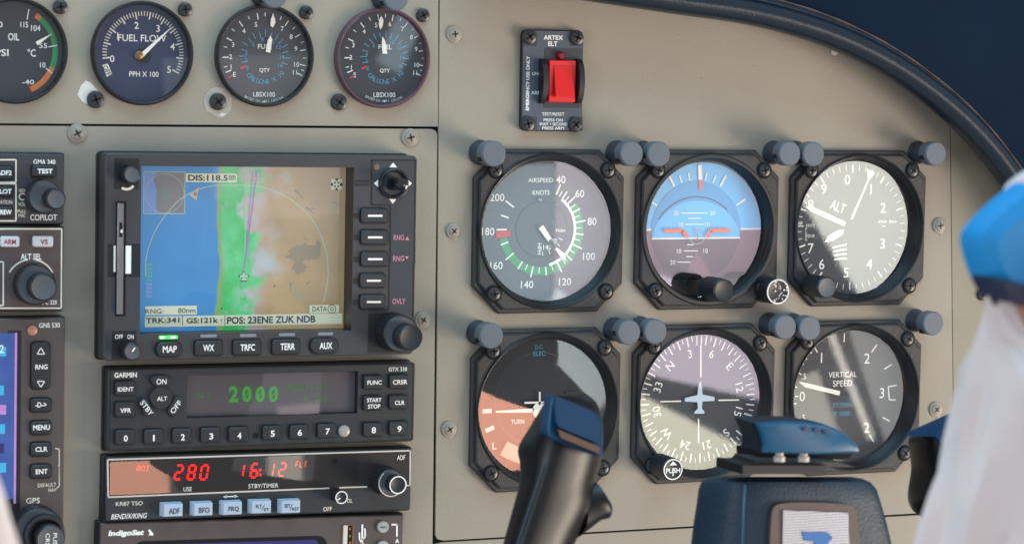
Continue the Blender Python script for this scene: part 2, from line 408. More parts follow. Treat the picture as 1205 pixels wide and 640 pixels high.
# ------------------------------------------------------------------ the six flight instruments
def octo(h, c):
    return [(h, -h+c), (h, h-c), (h-c, h), (-h+c, h), (-h, h-c), (-h, -h+c), (-h+c, -h), (h-c, -h)]
def radial_ring(mb, outline, r, z0, z1, ch, m, cx=0, cy=0):
    """plate with the given convex outline and a round hole of radius r"""
    angs = sorted([2*pi*i/72 for i in range(72)]+[math.atan2(y, x) % (2*pi) for x, y in outline])
    def hit(poly, a):
        d = Vector((cos(a), sin(a))); best = 1e9
        for i in range(len(poly)):
            p, q = Vector(poly[i]), Vector(poly[(i+1) % len(poly)]); e = q-p; den = d.x*e.y-d.y*e.x
            if abs(den) < 1e-9: continue
            t = (p.x*e.y-p.y*e.x)/den; s = (p.x*d.y-p.y*d.x)/den
            if t > 0 and -1e-4 <= s <= 1.0001: best = min(best, t)
        return (d.x*best, d.y*best)
    A = [hit(outline, a) for a in angs]; B = [hit(inset(outline, ch), a) for a in angs]; C = [(r*cos(a), r*sin(a)) for a in angs]
    mb.rings([[(x+cx, y+cy, z0) for x, y in A], [(x+cx, y+cy, z1-ch) for x, y in A], [(x+cx, y+cy, z1) for x, y in B], [(x+cx, y+cy, z1) for x, y in C], [(x+cx, y+cy, z0) for x, y in C]], m)
def instrument(i, j, name, label, cat, dz, ring=WALL, ro=38.9, lip=5.9, sk=(0, 1, 2, 3), gz=None, rimw=1.3, tilt=(0, 0)):
    x, y = INST[i, j]
    root = thing(name, label, cat, x, y)
    mb = MB(); radial_ring(mb, octo(42, 14.5), 40.2, 0, 3.0, .7, CASE); radial_ring(mb, octo(41.0-1.2, 13.8), 39.9-.6, 2.5, 5.0, .8, CASE)
    mb.build('flange', root)
    mb = MB()
    mb.lathe([(ro+rimw-.2, 4.5), (ro+rimw, lip-1.0), (ro+rimw-.7, lip), (ro+.5, lip), (ro, lip-.5), (ro-.5, 3.2), (ro-.9, 3.0), (DR+.8, dz+3.3), (DR+.3, dz+2.4), (DR, dz+.1), (DR, dz-1)], 0, 0, RING, 96, cap1=False)
    mb.build('bezel_ring', root)
    for k in sk:
        sx, sy = ((-1, 1), (1, 1), (-1, -1), (1, -1))[k]
        screw(root, sx*31.45*1.0, sy*31.45, 5.0, 3.5, well=True)
    gz = dz+2.7 if gz is None else gz
    g = MB(); g.add([(x_, y_, gz-x_*tilt[0]-y_*tilt[1]) for x_, y_ in circ(0, 0, DR+.6-20*max(map(abs, tilt)), 96)], [tuple(range(96))], GLASS); g.build('glass', root)
    fr = Fr(0, 0, dz); fr.x, fr.y = x, y; fr.z = dz
    return root, fr
DR = 35.7
def base(m, dz): mb = MB(); mb.disc(0, 0, DR, dz, m, 96); return mb

# airspeed indicator
dz = -3
root, fr = instrument(0, 0, 'airspeed_indicator', 'round instrument lettered AIRSPEED KNOTS with a green and white arc', 'instrument', dz)
fr.view('ASI'); mb = base(DIALG, dz); cx, cy = fr.p(296, 335)
mb.disc(cx, cy, 14.5, dz+.1, DIALG); mb.arc(cx, cy, 14.2, 14.5, 0, 360, dz+.2, DIAL, 60)
nums = {'40': (365, 157, 26), '60': (433, 207, 51), '80': (477, 307, 80), '100': (466, 432, 113), '120': (380, 523, 149), '140': (244, 533, 195), '160': (134, 465, 231), '180': (104, 343, 270), '200': (137, 221, 306)}
for t, (a, b, an) in nums.items():
    x, y = fr.p(a, b); mb.text(t, x, y, 3.9, dz+.3, WHITE, bold=.01)
fr.tx(mb, 'AIRSPEED', 248, 151, 338, 167, WHITE); fr.tx(mb, 'KNOTS', 264, 195, 325, 212, WHITE)
A0, A1 = 26, 308
def av(k): # knots -> angle
    ks = [40, 60, 80, 100, 120, 140, 160, 180, 200]; an = [24, 48, 80, 114, 152, 193, 232, 270, 306]
    for i in range(8):
        if k <= ks[i+1]: return an[i]+(an[i+1]-an[i])*(k-ks[i])/20
    return 306
mb.arc(cx, cy, 19.6, 23.8, av(64), av(174), dz+.2, GREENM); mb.arc(cx, cy, 18.2, 19.6, av(50), av(127), dz+.2, WHITE)
mb.arc(cx, cy, 17.5, 25.5, av(174.5), av(179), dz+.4, REDM)
for k in range(40, 201, 5):
    if k % 10 and k > 150: continue
    mb.tick(cx, cy, 19.5, 25.2 if k % 20 == 0 else (24 if k % 10 == 0 else 22.6), av(k), .55 if k % 10 else .8, dz+.3, WHITE)
fr.tx(mb, '120', 320, 368, 350, 386, WHITE); fr.tx(mb, '140', 302, 390, 332, 408, WHITE); fr.tx(mb, 'Hdm', 348, 332, 382, 345, WHITE)
fr.tx(mb, 'HdH', 282, 385, 296, 425, WHITE, rot=90)
for a in ((322, 408, 327, 425), (335, 400, 345, 412), (352, 386, 362, 396), (357, 366, 372, 374), (300, 415, 301, 430)): mb.line(fr.p(a[0], a[1]), fr.p(a[2], a[3]), .35, dz+.2, WHITE)
mb.build('dial', root)
n = MB(); a, b = fr.p(290, 325), fr.p(322, 372); n.line(a, b, 3.1, dz+1.6, IVORY, 2.6)
c, d = fr.p(344, 402), fr.p(382, 448); n.line(fr.p(322, 372), c, 2.0, dz+1.4, DIALG)
q = fr.p(366, 426); n.line(c, q, 1.2, dz+1.6, IVORY, 2.9); n.line(q, d, 2.9, dz+1.6, IVORY, .2); n.build('needle', root)
n = MB(); x, y = fr.p(289, 229); n.lathe([(1.2, dz), (1.2, dz+1), (.6, dz+1.6)], x, y, METAL, 20); n.build('pin', root)

# attitude indicator
dz = -4
root, fr = instrument(1, 0, 'attitude_indicator', 'round instrument with a blue sky half over a mauve ground half and orange wings', 'instrument', dz, ro=37.4, rimw=2.8)
SKYB = mat('dial_sky_blue', (88, 188, 240), .6, var=.08); SKYD = mat('dial_sky_mid', (62, 158, 212), .6, var=.05); GRND = mat('dial_mauve', (134, 98, 104), .6, var=.08); GRN2 = mat('dial_mauve_deep', (98, 80, 90), .6, var=.08)
SYMW = mat('symbol_grey', (150, 160, 168), .5)
ORW = mat('wing_orange', (235, 105, 60), .5)
fr.view('ATT'); mb = base(WALL, dz)
hx, hy = fr.p(288, 320)
def halfdisc(mb, cx, cy, r, y0, up, z, m, ymin=None, n=40):
    a = math.asin(max(-1, min(1, (y0-cy)/r))); pts = []
    lo, hi = (a, pi-a) if up else (pi-a, 2*pi+a)
    for i in range(n+1):
        t = lo+(hi-lo)*i/n; yy = cy+r*sin(t)
        pts.append((cx+r*cos(t), yy if ymin is None else max(ymin, yy)))
    mb.flat(pts, z, m)
chord = fr.p(300, 484)[1]
halfdisc(mb, 0, 0, 35.2, hy, True, dz+.1, SKYB); halfdisc(mb, 0, 0, 35.2, hy, False, dz+.1, GRND, ymin=chord)
mb.line((-35, hy), (35, hy), .9, dz+.2, WHITE)
ix, iy = fr.p(288, 325); hy2 = fr.p(288, 350)[1]
halfdisc(mb, ix, iy, 26.4, hy2, True, dz+.3, SKYD); 
mb.arc(ix, iy-9, 26.8, 27.3, -55, 42, dz+.5, INK)
pts = [(ix+27*cos(rad(t)), iy-8+24*sin(rad(t))) for t in range(20, 161, 6)]; mb.flat([(x, max(y, hy2)) for x, y in pts]+[(ix-25.6, hy2), (ix+25.6, hy2)], dz+.4, SKYB)
halfdisc(mb, ix, iy, 26.4, hy2, False, dz+.3, GRN2, ymin=chord); mb.line((ix-26.2, hy2), (ix+26.2, hy2), .8, dz+.5, WHITE)
mb.flat([fr.p(290, 395), fr.p(240, 484), fr.p(345, 484)], dz+.5, GRND)
for an, l, wd in ((-60, 6.5, .9), (-30, 6.5, 1.1), (-20, 4, .7), (-10, 4, .7), (10, 4, .7), (20, 4, .7), (30, 6.5, 1.1), (60, 6.5, .9)): mb.tick(ix, iy, 27.2, 27.2+l, an, wd, dz+.6, WHITE)
mb.line(fr.p(299, 100), fr.p(301, 150), 2.1, dz+.7, WHITE); mb.line(fr.p(302, 150), fr.p(302, 184), 2.0, dz+.8, ORW); 
for a0, b0, a1, b1 in ((233, 264, 326, 264), (258, 282, 303, 282), (249, 302, 313, 302), (256, 372, 278, 372), (244, 393, 292, 393), (252, 412, 276, 413), (222, 431, 268, 432)): mb.line(fr.p(a0, b0), fr.p(a1, b1), .5, dz+.7, WHITE)
for t, a, b in (('20', 217, 264), ('20', 342, 264), ('10', 234, 303), ('10', 325, 302), ('10', 228, 394), ('10', 319, 393), ('20', 206, 432)):
    x, y = fr.p(a, b); mb.text(t, x, y, 2.4, dz+.7, WHITE)
mb.build('dial', root)
n = MB(); n.path([fr.p(a, b) for a, b in ((175, 324), (240, 324))], 2.0, dz+1.6, ORW); n.line(fr.p(238, 322), fr.p(256, 346), 2.0, dz+1.6, ORW); n.line(fr.p(335, 322), fr.p(319, 346), 2.0, dz+1.6, ORW); n.line(fr.p(334, 323), fr.p(400, 322), 2.0, dz+1.6, ORW)
n.arc(*fr.p(288, 338), 4.6, 5.1, 110, 250, dz+1.6, SYMW); n.line(fr.p(288, 330), fr.p(288, 360), .5, dz+1.6, REDM)
n.flat([fr.p(280, 319), fr.p(297, 319), fr.p(288, 332)], dz+1.7, PINK); n.build('aeroplane_symbol', root)
n = MB(); n.flat([(x, y) for x, y in circ(0, 0, 35.5, 90) if y < chord+.3], dz+2.2, RING)
for a in (252, 425):
    x, y = fr.p(a, 486); n.flat([(x+8.5*cos(rad(q)), chord+3.0*sin(rad(q))) for q in range(0, 181, 10)], dz+2.25, GAP)
n.build('lower_mask', root)
x, y = fr.p(385, 530, 24); n = MB(); knob(n, x, y, 6, 24, 6.3, KNOBM, KNOBM); n.build('knob', root)
n = MB(); x, y = fr.p(312, 526, 8); n.lathe([(.8, 9), (.8, 9.6)], x, y, WHITE, 12); n.build('index_dot', root)

# dimmer knob between attitude indicator and altimeter
x, y = P(913, 345, 2); t = thing('dimmer_knob', 'small black knob with a speckled white faced cap between two round instruments', 'knob', x, y)
px_, py_ = P(917.5, 343.5, 18); n = MB(); knob(n, px_-x, py_-y, 0, 16, 7.0, KNOBM, KNOBM); n.build('barrel', t)
SPK = mat('speckled_white', (225, 215, 210), .5, var=.3)  # white ring and random white flecks on the cap face
n = MB(); cx, cy = px_-x, py_-y; n.arc(cx, cy, 5.9, 6.7, 0, 360, 16.3, SPK, 48)
R = random.Random(4)
for k in range(38):
    a = R.uniform(0, 2*pi); r = 5.6*math.sqrt(R.random()); w_ = R.uniform(.2, .75)
    n.flat([(cx+r*cos(a)+w_*R.uniform(.3, 1)*cos(q*1.05), cy+r*sin(a)+w_*R.uniform(.3, 1)*sin(q*1.05)) for q in range(6)], 16.35, SPK)
n.build('cap', t)

# altimeter
dz = -5
root, fr = instrument(2, 0, 'altimeter', 'round instrument lettered ALT with digits 0 to 9 and three white hands', 'instrument', dz)
fr.view('ALT'); mb = base(DIAL, dz)
HX, HY = fr.p(262, 334); HX, HY = HX*.6, HY*.6
for t, a, b in (('0', 253, 179), ('1', 333, 212), ('2', 375, 275), ('3', 373, 398), ('4', 328, 467), ('5', 248, 497), ('6', 165, 468), ('7', 127, 414), ('8', 127, 265), ('9', 172, 211)):
    x, y = fr.p(a, b); mb.text(t, x, y, 5.4, dz+.3, WHITE, bold=.0)
fr.tx(mb, 'ALT', 195, 255, 247, 288, WHITE, rot=-20, bold=0)
for k in range(50): mb.tick(0, 0, 31.0 if k % 5 else 29.8, 34.0, k*7.2, .35 if k % 5 else .8, dz+.2, WHITE)
mb.arc(HX, HY, 18.2, 18.5, 180, 320, dz+.2, DIALG)
for k in range(4): 
    y = 404+k*13; mb.line(fr.p(202+k*2, y+8), fr.p(250, y-4+k*3), .9, dz+.25, WHITE)
fr.tx(mb, 'KNR INH', 360, 318, 420, 328, WHITE, bold=0); fr.tx(mb, '1013', 112, 330, 140, 342, WHITE, bold=0); fr.tx(mb, '1010', 112, 366, 140, 377, WHITE, bold=0); fr.tx(mb, 'MB', 82, 322, 100, 333, WHITE, bold=0)
for k in range(9): mb.line(fr.p(108, 346+k*5), fr.p(113 if k % 4 else 116, 346+k*5), .25, dz+.2, WHITE)
mb.line(fr.p(372, 337), fr.p(384, 337), .5, dz+.2, WHITE); mb.line(fr.p(82, 338), fr.p(104, 338), .5, dz+.2, WHITE)
mb.build('dial', root)
n = MB(); n.line(fr.p(263, 314), fr.p(322, 178), 1.3, dz+1.4, IVORY, .8); n.flat([fr.p(315, 142), fr.p(344, 155), fr.p(320, 185)], dz+1.5, IVORY); n.build('thin_hand', root)
n = MB(); n.line(fr.p(238, 330), fr.p(125, 279), 2.4, dz+2.2, IVORY, 2.6); n.line(fr.p(125, 279), fr.p(105, 270), 2.6, dz+2.2, IVORY, .3); n.build('long_hand', root)
n = MB(); n.flat([fr.p(236, 349), fr.p(233, 364), fr.p(198, 388), fr.p(168, 393), fr.p(186, 368), fr.p(220, 350)], dz+1.8, IVORY); n.build('short_hand', root)
x, y = fr.p(184, 548, 22); n = MB(); knob(n, x, y, 5, 22, 6.0, KNOBM, KCAP); n.build('knob', root)

# turn coordinator
dz = -4
root, fr = instrument(0, 1, 'turn_coordinator', 'round instrument lettered TURN and D.C. ELEC partly hidden by the left grip', 'instrument', dz)
fr.view('TC'); mb = base(DIAL, dz); mb.disc(*fr.p(250, 292), 24.5, dz+.1, DIALG); mb.disc(*fr.p(250, 292), 24.2, dz+.15, DIAL)
fr.tx(mb, 'D.C.', 238, 121, 264, 134, CYAN, dz=.3); fr.tx(mb, 'ELEC', 233, 141, 271, 156, CYAN, dz=.3); fr.tx(mb, 'TURN', 163, 355, 204, 369, WHITE, dz=.3); fr.tx(mb, 'L', 105, 428, 118, 449, WHITE); fr.tx(mb, 'R', 385, 422, 399, 443, WHITE)
for a in ((74, 330, 103, 328), (83, 391, 110, 380), (395, 315, 424, 314), (390, 372, 418, 382)): mb.line(fr.p(a[0], a[1]), fr.p(a[2], a[3]), 2.2, dz+.2, WHITE)
mb.build('dial', root)
n = MB(); n.line(fr.p(112, 330), fr.p(232, 326), 1.0, dz+1.6, IVORY, 2.2); n.line(fr.p(268, 326), fr.p(386, 320), 2.2, dz+1.6, IVORY, 1.0); n.disc(*fr.p(250, 326), 4.2, dz+1.6, IVORY, 24)
n.line(fr.p(250, 268), fr.p(250, 310), .9, dz+1.6, IVORY); n.line(fr.p(202, 302), fr.p(298, 300), 1.0, dz+1.6, IVORY); n.build('aeroplane_symbol', root)
n = MB(); n.box(*fr.bx(333, 268, 359, 291), dz, dz+.8, DIALW); n.box(*fr.bx(338, 273, 354, 286), dz, dz+1.0, GAP); n.build('flag_window', root)
BALLT = mat('ball_tube_cream', (196, 180, 160), .35); n = MB()
n.arc(0, 14, 36, 44, 148, 212, dz+1.0, BALLT, 24); n.build('slip_tube', root); n = MB(); n.lathe([(3.6, dz+1.1), (3.3, dz+2.2), (2, dz+2.8)], 0, -26, GAP, 28); n.build('slip_ball', root)

# heading indicator
dz = -4
root, fr = instrument(1, 1, 'heading_indicator', 'round compass card instrument with a pale aeroplane outline at its centre', 'instrument', dz)
fr.view('DG'); mb = base(DIAL, dz); hx, hy = fr.p(271, 292); hx *= .9; hy *= .9
mb.disc(hx, hy, 22, dz+.05, DIAL)
for k in range(72):
    a = k*5-43; mb.tick(hx, hy, 29.0 if k % 2 == 0 else 31.2, 34.0, a, .75 if k % 2 == 0 else .45, dz+.2, WHITE)
for k, t in enumerate(('N', '3', '6', 'E', '12', '15', 'S', '21', '24', 'W', '30', '33')):
    a = k*30-43; q = rad(90-a); mb.text(t, hx+25.2*cos(q), hy+25.2*sin(q), 4.4, dz+.2, WHITE, rot=-a, bold=0)
mb.build('compass_card', root)
n = MB()
for a in ((277, 96, 277, 120), (275, 122, 275, 222), (268, 352, 268, 428), (148, 298, 213, 297), (330, 294, 395, 293)): n.line(fr.p(a[0], a[1]), fr.p(a[2], a[3]), .7, dz+1.6, IVORY)
SYM = mat('aeroplane_outline_pale', (190, 208, 222), .5)
L_ = [(273, 232), (278, 250), (280, 276), (318, 284), (318, 296), (280, 298), (278, 320), (286, 330), (286, 336), (254, 336), (256, 329), (266, 320), (264, 300), (225, 298), (225, 287), (264, 278), (268, 250)]
n.flat([fr.p(a, b) for a, b in L_], dz+1.6, SYM); n.build('aeroplane_symbol', root)
n = MB(); x, y = fr.p(192, 512, 22); knob(n, x, y, 5, 22, 6.2, KNOBM, KNOBM)
n.arc(x, y, 4.9, 5.5, 0, 360, 22.1, WHITE, 40); n.text('PUSH', x, y-.6, 2.6, 22.1, WHITE, w=8.2, bold=.02); n.line((x, y-3.4), (x, y+.8), .6, 22.1, WHITE); n.flat([(x-2.2, y+2.2), (x, y+4.4), (x+2.2, y+2.2)], 22.1, WHITE); n.build('knob', root)

# vertical speed indicator
dz = -5
root, fr = instrument(2, 1, 'vertical_speed_indicator', 'round instrument lettered VERTICAL SPEED with one white needle near zero', 'instrument', dz)
fr.view('VSI'); mb = base(DIALW, dz)
for t, a, b, h in (('1', 170, 181, 5.6), ('2', 307, 183, 5.6), ('3', 352, 287, 5.6), ('2', 306, 391, 5.6), ('1', 170, 400, 5.6), ('0', 112, 297, 5.2), ('.5', 117, 237, 3.2), ('.5', 114, 361, 3.2)):
    x, y = fr.p(a, b); mb.text(t, x, y, h, dz+.3, WHITE, bold=0)
fr.tx(mb, 'VERTICAL', 192, 223, 276, 240, WHITE, bold=0); fr.tx(mb, 'SPEED', 205, 249, 263, 267, WHITE, bold=0); fr.tx(mb, 'FT/MIN', 206, 316, 262, 331, CYAN, bold=0); fr.tx(mb, 'X 1000', 204, 342, 258, 357, CYAN, bold=0)
for a in ((337, 141, 321, 164), (382, 201, 359, 215), (376, 372, 354, 360), (327, 434, 315, 413), (239, 107, 238, 134), (148, 148, 158, 165), (134, 160, 140, 168), (118, 180, 126, 186), (108, 196, 116, 201), (97, 224, 110, 232), (90, 297, 100, 297), (86, 268, 96, 270), (94, 366, 106, 362), (86, 320, 95, 318)): mb.line(fr.p(a[0], a[1]), fr.p(a[2], a[3]), .75, dz+.3, WHITE)
mb.path([fr.p(397, 264), fr.p(371, 268), fr.p(374, 307), fr.p(393, 308)], .75, dz+.3, WHITE)
mb.build('dial', root)
n = MB(); n.line(fr.p(221, 287), fr.p(118, 262), 2.4, dz+1.8, IVORY, 2.4); n.line(fr.p(118, 262), fr.p(98, 252), 2.4, dz+1.8, IVORY, .3); n.line(fr.p(221, 287), fr.p(270, 299), 2.0, dz+1.7, DIAL, 1.2); n.build('needle', root)

# ------------------------------------------------------------------ small round gauges of the top row
def gauge(key, name, label, ring, dialm, dz=-1.5):
    x, y = GC[key]; root = thing(name, label, 'gauge', x, y)
    mb = MB(); mb.lathe([(24.9, 0), (24.9, 3.4), (24.3, 4.2), (23.7, 4.2), (23.3, 3.7), (23.1, 1.8), (23.0, dz)], 0, 0, ring, 96, cap1=False); mb.build('bezel_ring', root)
    g = MB(); g.disc(0, 0, 23.1, 1.6, GLASS, 80); g.build('glass', root)
    fr = Fr(0, 0, dz); fr.x, fr.y = x, y; mb = MB(); mb.disc(0, 0, 23.1, dz, dialm, 80); return root, fr, mb
def gscrew(root, fr, u, v, r=3.5, s=1):
    x, y = fr.view('O').p(u, v, 1.5*s); screw(root, x, y, .3, r)
dz = -1.5
root, fr, mb = gauge('oil', 'oil_gauge', 'round gauge lettered OIL with a green and orange arc, cut by the left edge', RING, DIAL)
fr.view('A'); O = fr.p(64, 246)
fr.tx(mb, 'OIL', 38, 158, 90, 192, WHITE); fr.tx(mb, 'PSI', -22, 233, 40, 265, WHITE); fr.tx(mb, '°C', 130, 232, 168, 268, WHITE); fr.tx(mb, '115', 96, 104, 132, 131, WHITE); fr.tx(mb, '104', 146, 120, 190, 148, WHITE); fr.tx(mb, '55', 184, 205, 222, 228, WHITE); fr.tx(mb, '10', 188, 295, 214, 320, WHITE); fr.tx(mb, '-40', 104, 376, 160, 399, WHITE); fr.tx(mb, '0', -8, 104, 12, 130, WHITE)
mb.arc(0, 0, 18.6, 21.2, 40, 112, dz+.2, GREENM); mb.arc(0, 0, 18.6, 21.2, 32, 40, dz+.2, ORANGEM); mb.arc(0, 0, 18.6, 21.2, 112, 155, dz+.2, ORANGEM)
mb.tick(0, 0, 17, 21, 156, .5, dz+.3, REDM)
for a in ((135, 45, 127, 93), (227, 222, 268, 215), (215, 322, 246, 347)): mb.line(fr.p(a[0], a[1]), fr.p(a[2], a[3]), .45, dz+.3, WHITE)
mb.build('dial', root); n = MB(); n.line(fr.p(170, 207), fr.p(243, 160), 1.9, dz+1, IVORY, .2); n.build('needle', root)
gscrew(root, fr, 71.5, 8.5)
root, fr, mb = gauge('flow', 'fuel_flow_gauge', 'round navy gauge lettered FUEL FLOW with one ivory needle', RING, DIALB)
fr.view('A')
for k in range(51):
    a = -98+k*216/50; mb.tick(*fr.p(674, 252), 17.8 if k % 5 else 16.4, 20.0, a, .42 if k % 5 else .6, dz+.2, CREAM)
for t, a, b in (('0', 527, 278), ('2', 642, 121), ('3', 743, 136), ('4', 811, 221), ('5', 795, 329)): x, y = fr.p(a, b); mb.text(t, x, y, 3.3, dz+.3, CREAM)
fr.tx(mb, 'FUEL FLOW', 556, 165, 782, 197, CREAM); fr.tx(mb, 'PPH X 100', 608, 338, 746, 363, CREAM); mb.line(fr.p(554, 155), fr.p(554, 188), .5, dz+.2, CREAM)
x, y = fr.p(503, 333); mb.flat([fr.p(481, 308), fr.p(507, 300), fr.p(527, 350), fr.p(502, 363)], dz+.2, CREAM); mb.text('OFF', x, y, 2.4, dz+.3, INK, w=5, rot=-62)
mb.build('dial', root)
n = MB(); n.disc(*fr.p(676, 265), 3.6, dz+.6, GAP, 32); n.line(fr.p(664, 262), fr.p(788, 146), 2.2, dz+1.2, IVORY, .5); n.line(fr.p(788, 146), fr.p(806, 130), .5, dz+1.2, IVORY, .2); n.build('needle', root)
n = MB(); x, y = fr.p(655, 262, dz+2); n.lathe([(2.0, dz+.5), (2.0, dz+1.6), (1.1, dz+2)], x, y, mat('brass_hub', (150, 110, 60), .3, metal=.8), 24); n.build('hub', root)
gscrew(root, fr, 218.5, 11.5); gscrew(root, fr, 113, 117.5, 4.2, 1)
def fuelq(key, label, ring, ox, oy, letters, needles, two):
    root, fr, mb = gauge(key, 'fuel_quantity_gauge', label, ring, DIALW if not two else DIAL)
    root['group'] = 'fuel quantity gauges'
    fr.view('B')
    def sh(a, b): return (a+ox, b+oy)
    ang = {'1': -112, '2': -93, '3': -68, '4': -40, '5': -12, '6': 8, '7': 30, '8': 57, '9': 80, '10': 103, '11': 116}
    vals = {'E': (127, 313), '1': (113, 281), '2': (111, 239), '3': (121, 188), '4': (166, 131), '5': (217, 104), '6': (274, 100), '7': (327, 121), '8': (364, 155), '9': (384, 205), '10': (387, 271), '11': (380, 304)}
    for t, p in vals.items():
        if t == '6' and not two: continue
        x, y = fr.p(*sh(*p)); mb.text(t, x, y, 2.3, dz+.3, WHITE, bold=.005)
    tk = [(-112, 0), (-105, 1), (-92, 0), (-78, 1), (-66, 0), (-52, 1), (-38, 0), (-24, 1), (-11, 0), (0, 1), (11, 0), (23, 1), (34, 0), (46, 1), (58, 0), (69, 1), (80, 0), (91, 1), (101, 0), (108, 1), (115, 0)]
    gx_, gy_ = fr.p(*sh(254, 238))
    for a, s in tk: mb.tick(gx_, gy_, 18.3 if not s else 19.6, 21.4, a, .55 if not s else .4, dz+.2, WHITE)
    mb.tick(gx_, gy_, 18.6, 21.4, -120, .9, dz+.3, REDM); mb.tick(gx_, gy_, 10.5, 13.8, -116, 1.0, dz+.3, REDM)
    for k in range(15):
        a = -105+k*15.2; mb.tick(gx_, gy_, 9.8 if k % 2 else 9.2, 13.2 if k % 2 else 12.4, a, .4, dz+.2, CYAN)
    for t, p in {'6': (206, 189), '8': (244, 166), '10': (284, 176), '12': (312, 198), '14': (326, 240), '16': (319, 275), '4': (176, 226), '2': (176, 254), 'E': (182, 285)}.items():
        x, y = fr.p(*sh(*p)); mb.text(t, x, y, 2.0, dz+.3, CYAN, bold=0)
    x0, y0 = fr.p(*sh(245, 190)); mb.text(letters[0], *fr.p(*sh(254, 196)), 2.3, dz+.4, WHITE, w=letters[1]); mb.text(letters[2], *fr.p(*sh(253, 296)), 2.2, dz+.3, WHITE)
    s = 'GALLONS X 10'; hx, hy = fr.p(*sh(252, 245))
    for i, c in enumerate(s):
        if c == ' ': continue
        a = 222-i*(222-128)/11; q = rad(90-a); mb.text(c, hx+11.4*cos(q), hy+11.4*sin(q), 2.4, dz+.3, CYAN, rot=-a+180, bold=0)
    fr.tx(mb, 'LBSX100', *sh(206, 386), *sh(297, 406), WHITE); 
    s = 'BASED ON 6.71 LBS/GAL'
    for i, c in enumerate(s):
        if c == ' ': continue
        a = 206-i*(206-154)/20; q = rad(90-a); mb.text(c, gx_+21.9*cos(q), gy_+21.9*sin(q), 1.25, dz+.3, CREAM, rot=-a+180, bold=0)
    mb.build('dial', root)
    n = MB()
    for A in needles:
        n.flat([fr.p(*sh(*p)) for p in A], dz+1.1, IVORY)
    n.build('needle', root)
    return root, fr
nd = [[(286, 60), (295, 80), (296, 97), (285, 117), (275, 108), (277, 82)], [(275, 150), (283, 166), (275, 222), (256, 218), (264, 170)]]
root, fr = fuelq('fuel1', 'round fuel quantity gauge with a black rim, third round gauge from the left', RING, 0, 0, ('FUEL', 7, 'QTY'), nd, False); root2 = root
gscrew(root, fr, 361, 15); gscrew(root, fr, 257, 120, 4.2)
nd = [[(739-503, 66), (748-503, 84), (745-503, 108), (735-503, 124), (728-503, 102), (730-503, 82)], [(744-503, 152), (755-503, 170), (764-503, 224), (744-503, 224), (741-503, 178)]]
root, fr = fuelq('fuel2', 'round fuel quantity gauge with a plum coloured rim, rightmost of the top row', RINGP, 503, 2, ('FUEL', 7, 'QTY'), nd, True)
gscrew(root, fr, 498.5, 18.5); gscrew(root, fr, 399.5, 120.5, 4.2)

# ------------------------------------------------------------------ post lights
POSTS = [(581, 181, 'upper left corner of the airspeed dial'), (743, 181, 'upper right corner of the airspeed dial'), (775, 181.5, 'upper left corner of the blue and mauve dial'), (929, 181, 'upper right corner of the blue and mauve dial'),
    (957, 181.5, 'upper left corner of the altimeter'), (1101, 181, 'upper right corner of the altimeter'), (578, 395, 'upper left corner of the turn dial'), (740, 391, 'upper right corner of the turn dial'),
    (771, 390, 'upper left corner of the compass dial'), (924, 385, 'upper right corner of the compass dial'), (952.5, 386, 'upper left corner of the vertical speed dial'), (1098, 380.5, 'upper right corner of the vertical speed dial')]
def post0():
    t = thing('post_light', 'x', 'post light', 0, 0, group='post lights on the flight panel')
    n = MB(); n.lathe([(6.2, 0), (6.4, .8), (5.6, 2), (5.5, 14)], 0, 0, POSTD, 40, cap1=True); n.build('barrel', t)
    n = MB(); n.lathe([(6.3, 11.0), (6.5, 11.7), (6.5, 18.2), (5.9, 18.9)], 0, 0, POST, 40, lambda i, r, z: 0); n.build('hood', t)
    n = MB(); n.box(-6.5, -3.8, -5.2, -1.6, 12.5, 16, GAP); n.build('light_slot', t)
    return t
p0 = post0()
def dup(root):
    r = root.copy(); COL.objects.link(r)
    for ch in root.children:
        c = ch.copy(); COL.objects.link(c); c.parent = r
    return r
for k, (u, v, d) in enumerate(POSTS):
    t = p0 if k == 0 else dup(p0)
    x, y = P(u, v, 18.5); t.location = conv(x, y, .2); t.rotation_euler = (0, rad(random.uniform(-25, 25)), 0); t['label'] = 'small blue grey post light at the '+d
for u, v, d in ((323, -6, 'blue grey post light at the top edge above the third round gauge'), (466, -2.5, 'blue grey post light at the top edge above the plum rimmed gauge')):
    t = dup(p0); x, y = P(u, v, 18.5); t.location = conv(x, y, .2); t['label'] = d; t['group'] = 'post lights over the small gauges'

# ------------------------------------------------------------------ red rocker switch on its plate
PLB = mat('switch_plate_blue_grey', (74, 82, 94), .5, bump=.2, var=.1); PLD = mat('switch_plate_dark', (50, 54, 62), .5, var=.1)
REDP = mat('rocker_red', (222, 28, 26), .32, var=.05)
x, y = P(649, 96, 2); t = thing('rocker_switch_plate', 'red rocker switch on a blue grey plate lettered ARTEX ELT', 'switch', x, y)
fr = Fr(649, 96, 2); fr.x, fr.y = x, y; fr.view('N'); fr.z = 3
b = fr.bx(392, 134, 662, 582, 3); n = MB(); n.box(*b, 0, 3, EDGE, .5, 3, top=PLB); n.box(*fr.bx(490, 215, 655, 478, 3), 3, 3.15, PLD)
for q in ((400, 142, 458, 206), (604, 142, 658, 206), (398, 518, 458, 580), (603, 518, 660, 580)): n.box(*fr.bx(*q), 3, 3.1, PLD)
fr.tx(n, 'ARTEX', 488, 158, 574, 178, WHITE, bold=.03); fr.tx(n, 'ELT', 508, 185, 549, 206, WHITE, bold=.03)
fr.tx(n, 'ON', 436, 320, 464, 335, WHITE); fr.tx(n, 'ARM', 433, 404, 476, 420, WHITE); fr.tx(n, 'EMERGENCY USE ONLY', 410, 250, 425, 490, WHITE, rot=90, bold=.03)
